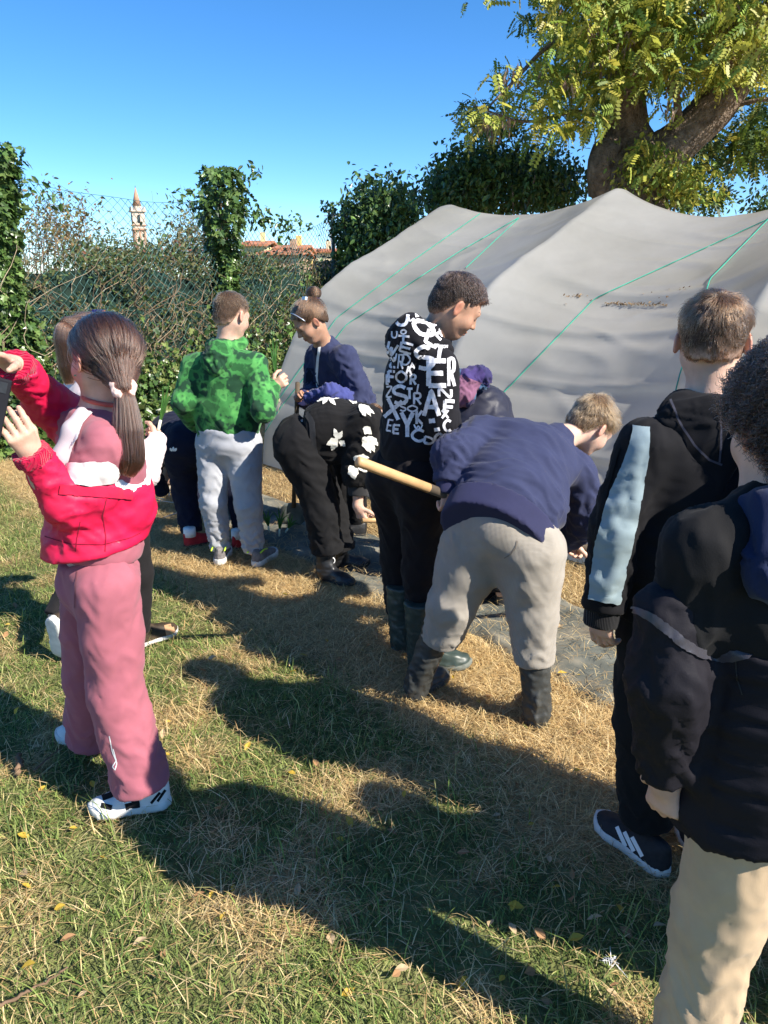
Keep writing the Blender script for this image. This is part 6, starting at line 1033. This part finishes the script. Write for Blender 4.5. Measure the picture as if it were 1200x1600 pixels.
# leaf litter caught in the folds of the film
uu = np.concatenate([R.normal(900, 10, 22), np.linspace(945, 1042, 110), R.normal(1065, 8, 8), R.uniform(880, 1100, 10)]); vv = np.concatenate([R.normal(463, 1., 22), 474 + .03 * (np.linspace(945, 1042, 110) - 930) + R.normal(0, 1., 110), R.normal(452, 1, 8), R.uniform(450, 485, 10)]); pp = []; nn2 = []
for a_, b_ in zip(uu, vv):
    h_ = hit(BV_FILM, a_, b_)
    if h_: pp.append(h_[0] + h_[1] * .006); nn2.append(h_[1])
pp, nn2 = np.array(pp), np.array(nn2); ORG[0] = TB; o = leafmesh('leaf_litter', [scatter(L_SIMPLE, pp, rnd(len(pp)) + A(1, -1, 0), nn2 + rnd(len(pp), .5), RNG.uniform(.008, .022, len(pp)), pick([(.32, .2, .1), (.45, .3, .15), (.22, .14, .07)], len(pp)))], m_leaf, tun); o['kind'] = 'stuff'
# leeks: two in hands, three planted through the sheet
m_leek = mat('leek_green', (.055, .16, .03), .45, .2, 40., trans=.25, spec=.4); m_shank = mat('leek_white', (.72, .74, .55), .5, .1); m_root = mat('root_hair', (.60, .48, .33), .9)
def leek(base, tip, label, nl=3, roots=True, spread=.03, shank=.3):
    base, tip = np.asarray(base), np.asarray(tip); t = thing('leek_plant', tuple(base), label, 'leek'); d = tip - base; L = np.linalg.norm(d); d /= L; sd_ = unit(np.cross(d, A(.2, -1, .1)))
    b = MB(); b.tube([base, base + d * L * shank * .5, base + d * L * shank], [.0055, .006, .0055], 8); b.build('shank', m_shank, t, True)
    for i in range(nl):
        s = (i - (nl - 1) / 2) * spread; pts = spline([base + d * L * shank * .9, base + d * L * (.6) + sd_ * s * .6, base + d * L * (1 - .1 * abs(i - 1)) + sd_ * s * 2 - Zv * abs(s) * .3], 6); b = MB(); w_ = np.interp(np.linspace(0, 1, len(pts)), [0, .3, .7, 1], [.004, .0055, .004, .0005]); nv = unit(np.cross(d, sd_))
        V = np.concatenate([np.stack([p - sd_ * w0, p + nv * .003, p + sd_ * w0]) for p, w0 in zip(pts, w_)]); F = [(3 * j + c_, 3 * j + c_ + 1, 3 * j + c_ + 4, 3 * j + c_ + 3) for j in range(len(pts) - 1) for c_ in (0, 1)]; b.add(V, F); b.build('leaf', m_leek, t, True)
    if roots:
        b = MB()
        for i in range(16): e = base - d * RNG.uniform(.03, .07) + rnd(1, .025)[0]; b.tube([base, (base + e) / 2 + rnd(1, .008)[0], e], [.0012, .0009, .0005], 4, False)
        o = b.build('roots', m_root, t); o['kind'] = 'stuff'
leek(P(434, 618, 3.84), P(425, 518, 3.84), 'leek seedling with roots held by the boy in green', 3, True, .012, .28); leek(P(243, 690, 2.80), P(266, 592, 2.80), 'leek seedling held by the hidden girl behind the ponytail', 3, False, .01, .35)
for (u, v), tp_, lb in (((436, 838), (440, 790), 'leek planted through the sheet nearest the shovel blade'), ((421, 832), (414, 792), 'small leek planted left of the shovel'), ((446, 832), (462, 806), 'thin leaning leek between planted leek and boots')): q0 = G(u, v, .02); leek(q0, P(*tp_, q0[1]), lb, 4, False, .02, .25)
# shovel stuck in the ground by the girl with the bun
a0, a1 = P(465, 598, 4.03), P(459, 792, 4.32); t_ = thing('shovel', tuple(G(458, 828)), 'shovel standing upright beside the girl with the bun', 'shovel'); b = MB(); b.tube([a0, a0 * .5 + a1 * .5, a1], [.013, .0135, .014], 10); b.build('handle', m_dirt, t_, True)
d = unit(a1 - a0); sd_ = A(1, 0, 0); V = []; F = []
for i, (l_, w_) in enumerate(((-.03, .05), (0, .075), (.06, .082), (.11, .07), (.15, .035))):
    for j in range(5): s = (j - 2) / 2; V.append(a1 + d * l_ + sd_ * s * w_ + A(0, -1, 0) * .014 * (s * s - .5))
for i in range(4):
    for j in range(4): F.append((i * 5 + j, i * 5 + j + 1, i * 5 + j + 6, i * 5 + j + 5))
b = MB(); b.add(V, F); o = b.build('blade', mat('shovel_steel', (.22, .24, .22), .5, .3, 15., metal=.5), t_, True); md = o.modifiers.new('thickness', 'SOLIDIFY'); md.thickness = .003
# hand tool of the girl in the cardigan
a0, a1 = P(566, 813, 3.40), P(607, 812, 3.46); t_ = thing('trowel', tuple(a0), 'short wooden trowel handle in the hands of the cardigan girl', 'trowel'); b = MB(); b.tube([a0, a1], [.014, .013], 10); b.build('handle', m_wood, t_, True); d = unit(a1 - a0); b = MB(); b.tube([a1, a1 + d * .02, a1 + d * .10 + A(0, .02, -.02)], [.014, .012, .006], 10); b.build('ferrule', m_pipe, t_, True); b = MB(); b.box(a1 + d * .10 + A(0, .02, -.05), (.02, .002, .05), frame(A(.5, 1, .2))); b.build('blade', m_pipe, t_)
# phone held by the girl in pink
pc_ = P(-19, 640, 1.63); t_ = thing('phone', tuple(pc_), 'dark phone held up at the left edge by the ponytail girl', 'phone'); R3 = frame(A(.45, -.85, .1), A(.32, .1, 1)); b = MB(); b.box(pc_, (.036, .0045, .075), R3); o = b.build('case', mat('phone_case', (.012, .012, .016), .7, spec=.15), t_); md = o.modifiers.new('round', 'BEVEL'); md.width = .004; md.segments = 3; b = MB(); b.box(pc_ - R3[1] * .0052, (.033, .001, .071), R3); b.build('screen', mat('phone_glass', (.01, .01, .012), .08, spec=.6), t_); b = MB(); b.box(pc_ - R3[0] * .02 + R3[1] * .0048 + R3[2] * .055, (.008, .001, .012), R3); b.build('camera_bump', m_leather, t_)
# twigs
t_ = thing('twig_pile', tuple(G(262, 775)), 'pile of pale dry twigs beside the bent child', 'twigs'); c0 = G(262, 778)
for k in range(46):
    p = c0 + RNG.normal(size=3) * A(.11, .16, 0) + A(0, 0, RNG.uniform(.01, .13)); d = unit(rnd(1)[0] * A(1, 1, .35)) * RNG.uniform(.10, .24); b = MB(); b.tube([p - d, p + rnd(1, .012)[0], p + d], [.0035, .003, .0015], 4, c=pick([(.5, .42, .33), (.36, .28, .2), (.6, .53, .44)], 1)[0]); b.build('twig', m_twig, t_)
for lb, pts, r in (('short broken branch standing in the lawn left of the pink girl', [(26, 1206), (29, 1190), (30, 1176)], .011), ('long dry stick lying across the bottom left corner', [(-10, 1575), (22, 1562), (48, 1546), (72, 1535), (92, 1520), (108, 1512)], .0042), ('thin dry twig in the grass left of the white sneaker', [(52, 1205), (76, 1184), (98, 1164)], .003)):
    b = MB(); pw = np.array([G(u, v, .025) for u, v in pts]); sp_ = spline(pw, 5); sp_ = sp_ + rnd(len(sp_), r * .35); b.tube(sp_, np.linspace(r, r * .5, len(sp_)) * RNG.uniform(.8, 1.2, len(sp_)), 6, c=(.17, .11, .07)); o = b.build('stick', m_twig, None, True); tag(o, lb, 'stick', 'sticks in the grass')
b = MB(); c0 = G(955, 1500, .02); V = [c0 + rnd(1, .012)[0] * (1, 1, .5) for _ in range(60)]
for k in range(26): p = c0 + rnd(1, .007)[0] * A(1, 1, .3); e = p + rnd(1, .010)[0] * A(1, 1, .6); b.tube([p, e], [.0012, .0004], 3, False)
o = b.build('feather_tuft', m_white); tag(o, 'small white fluff tuft in the shaded grass bottom right', 'fluff')
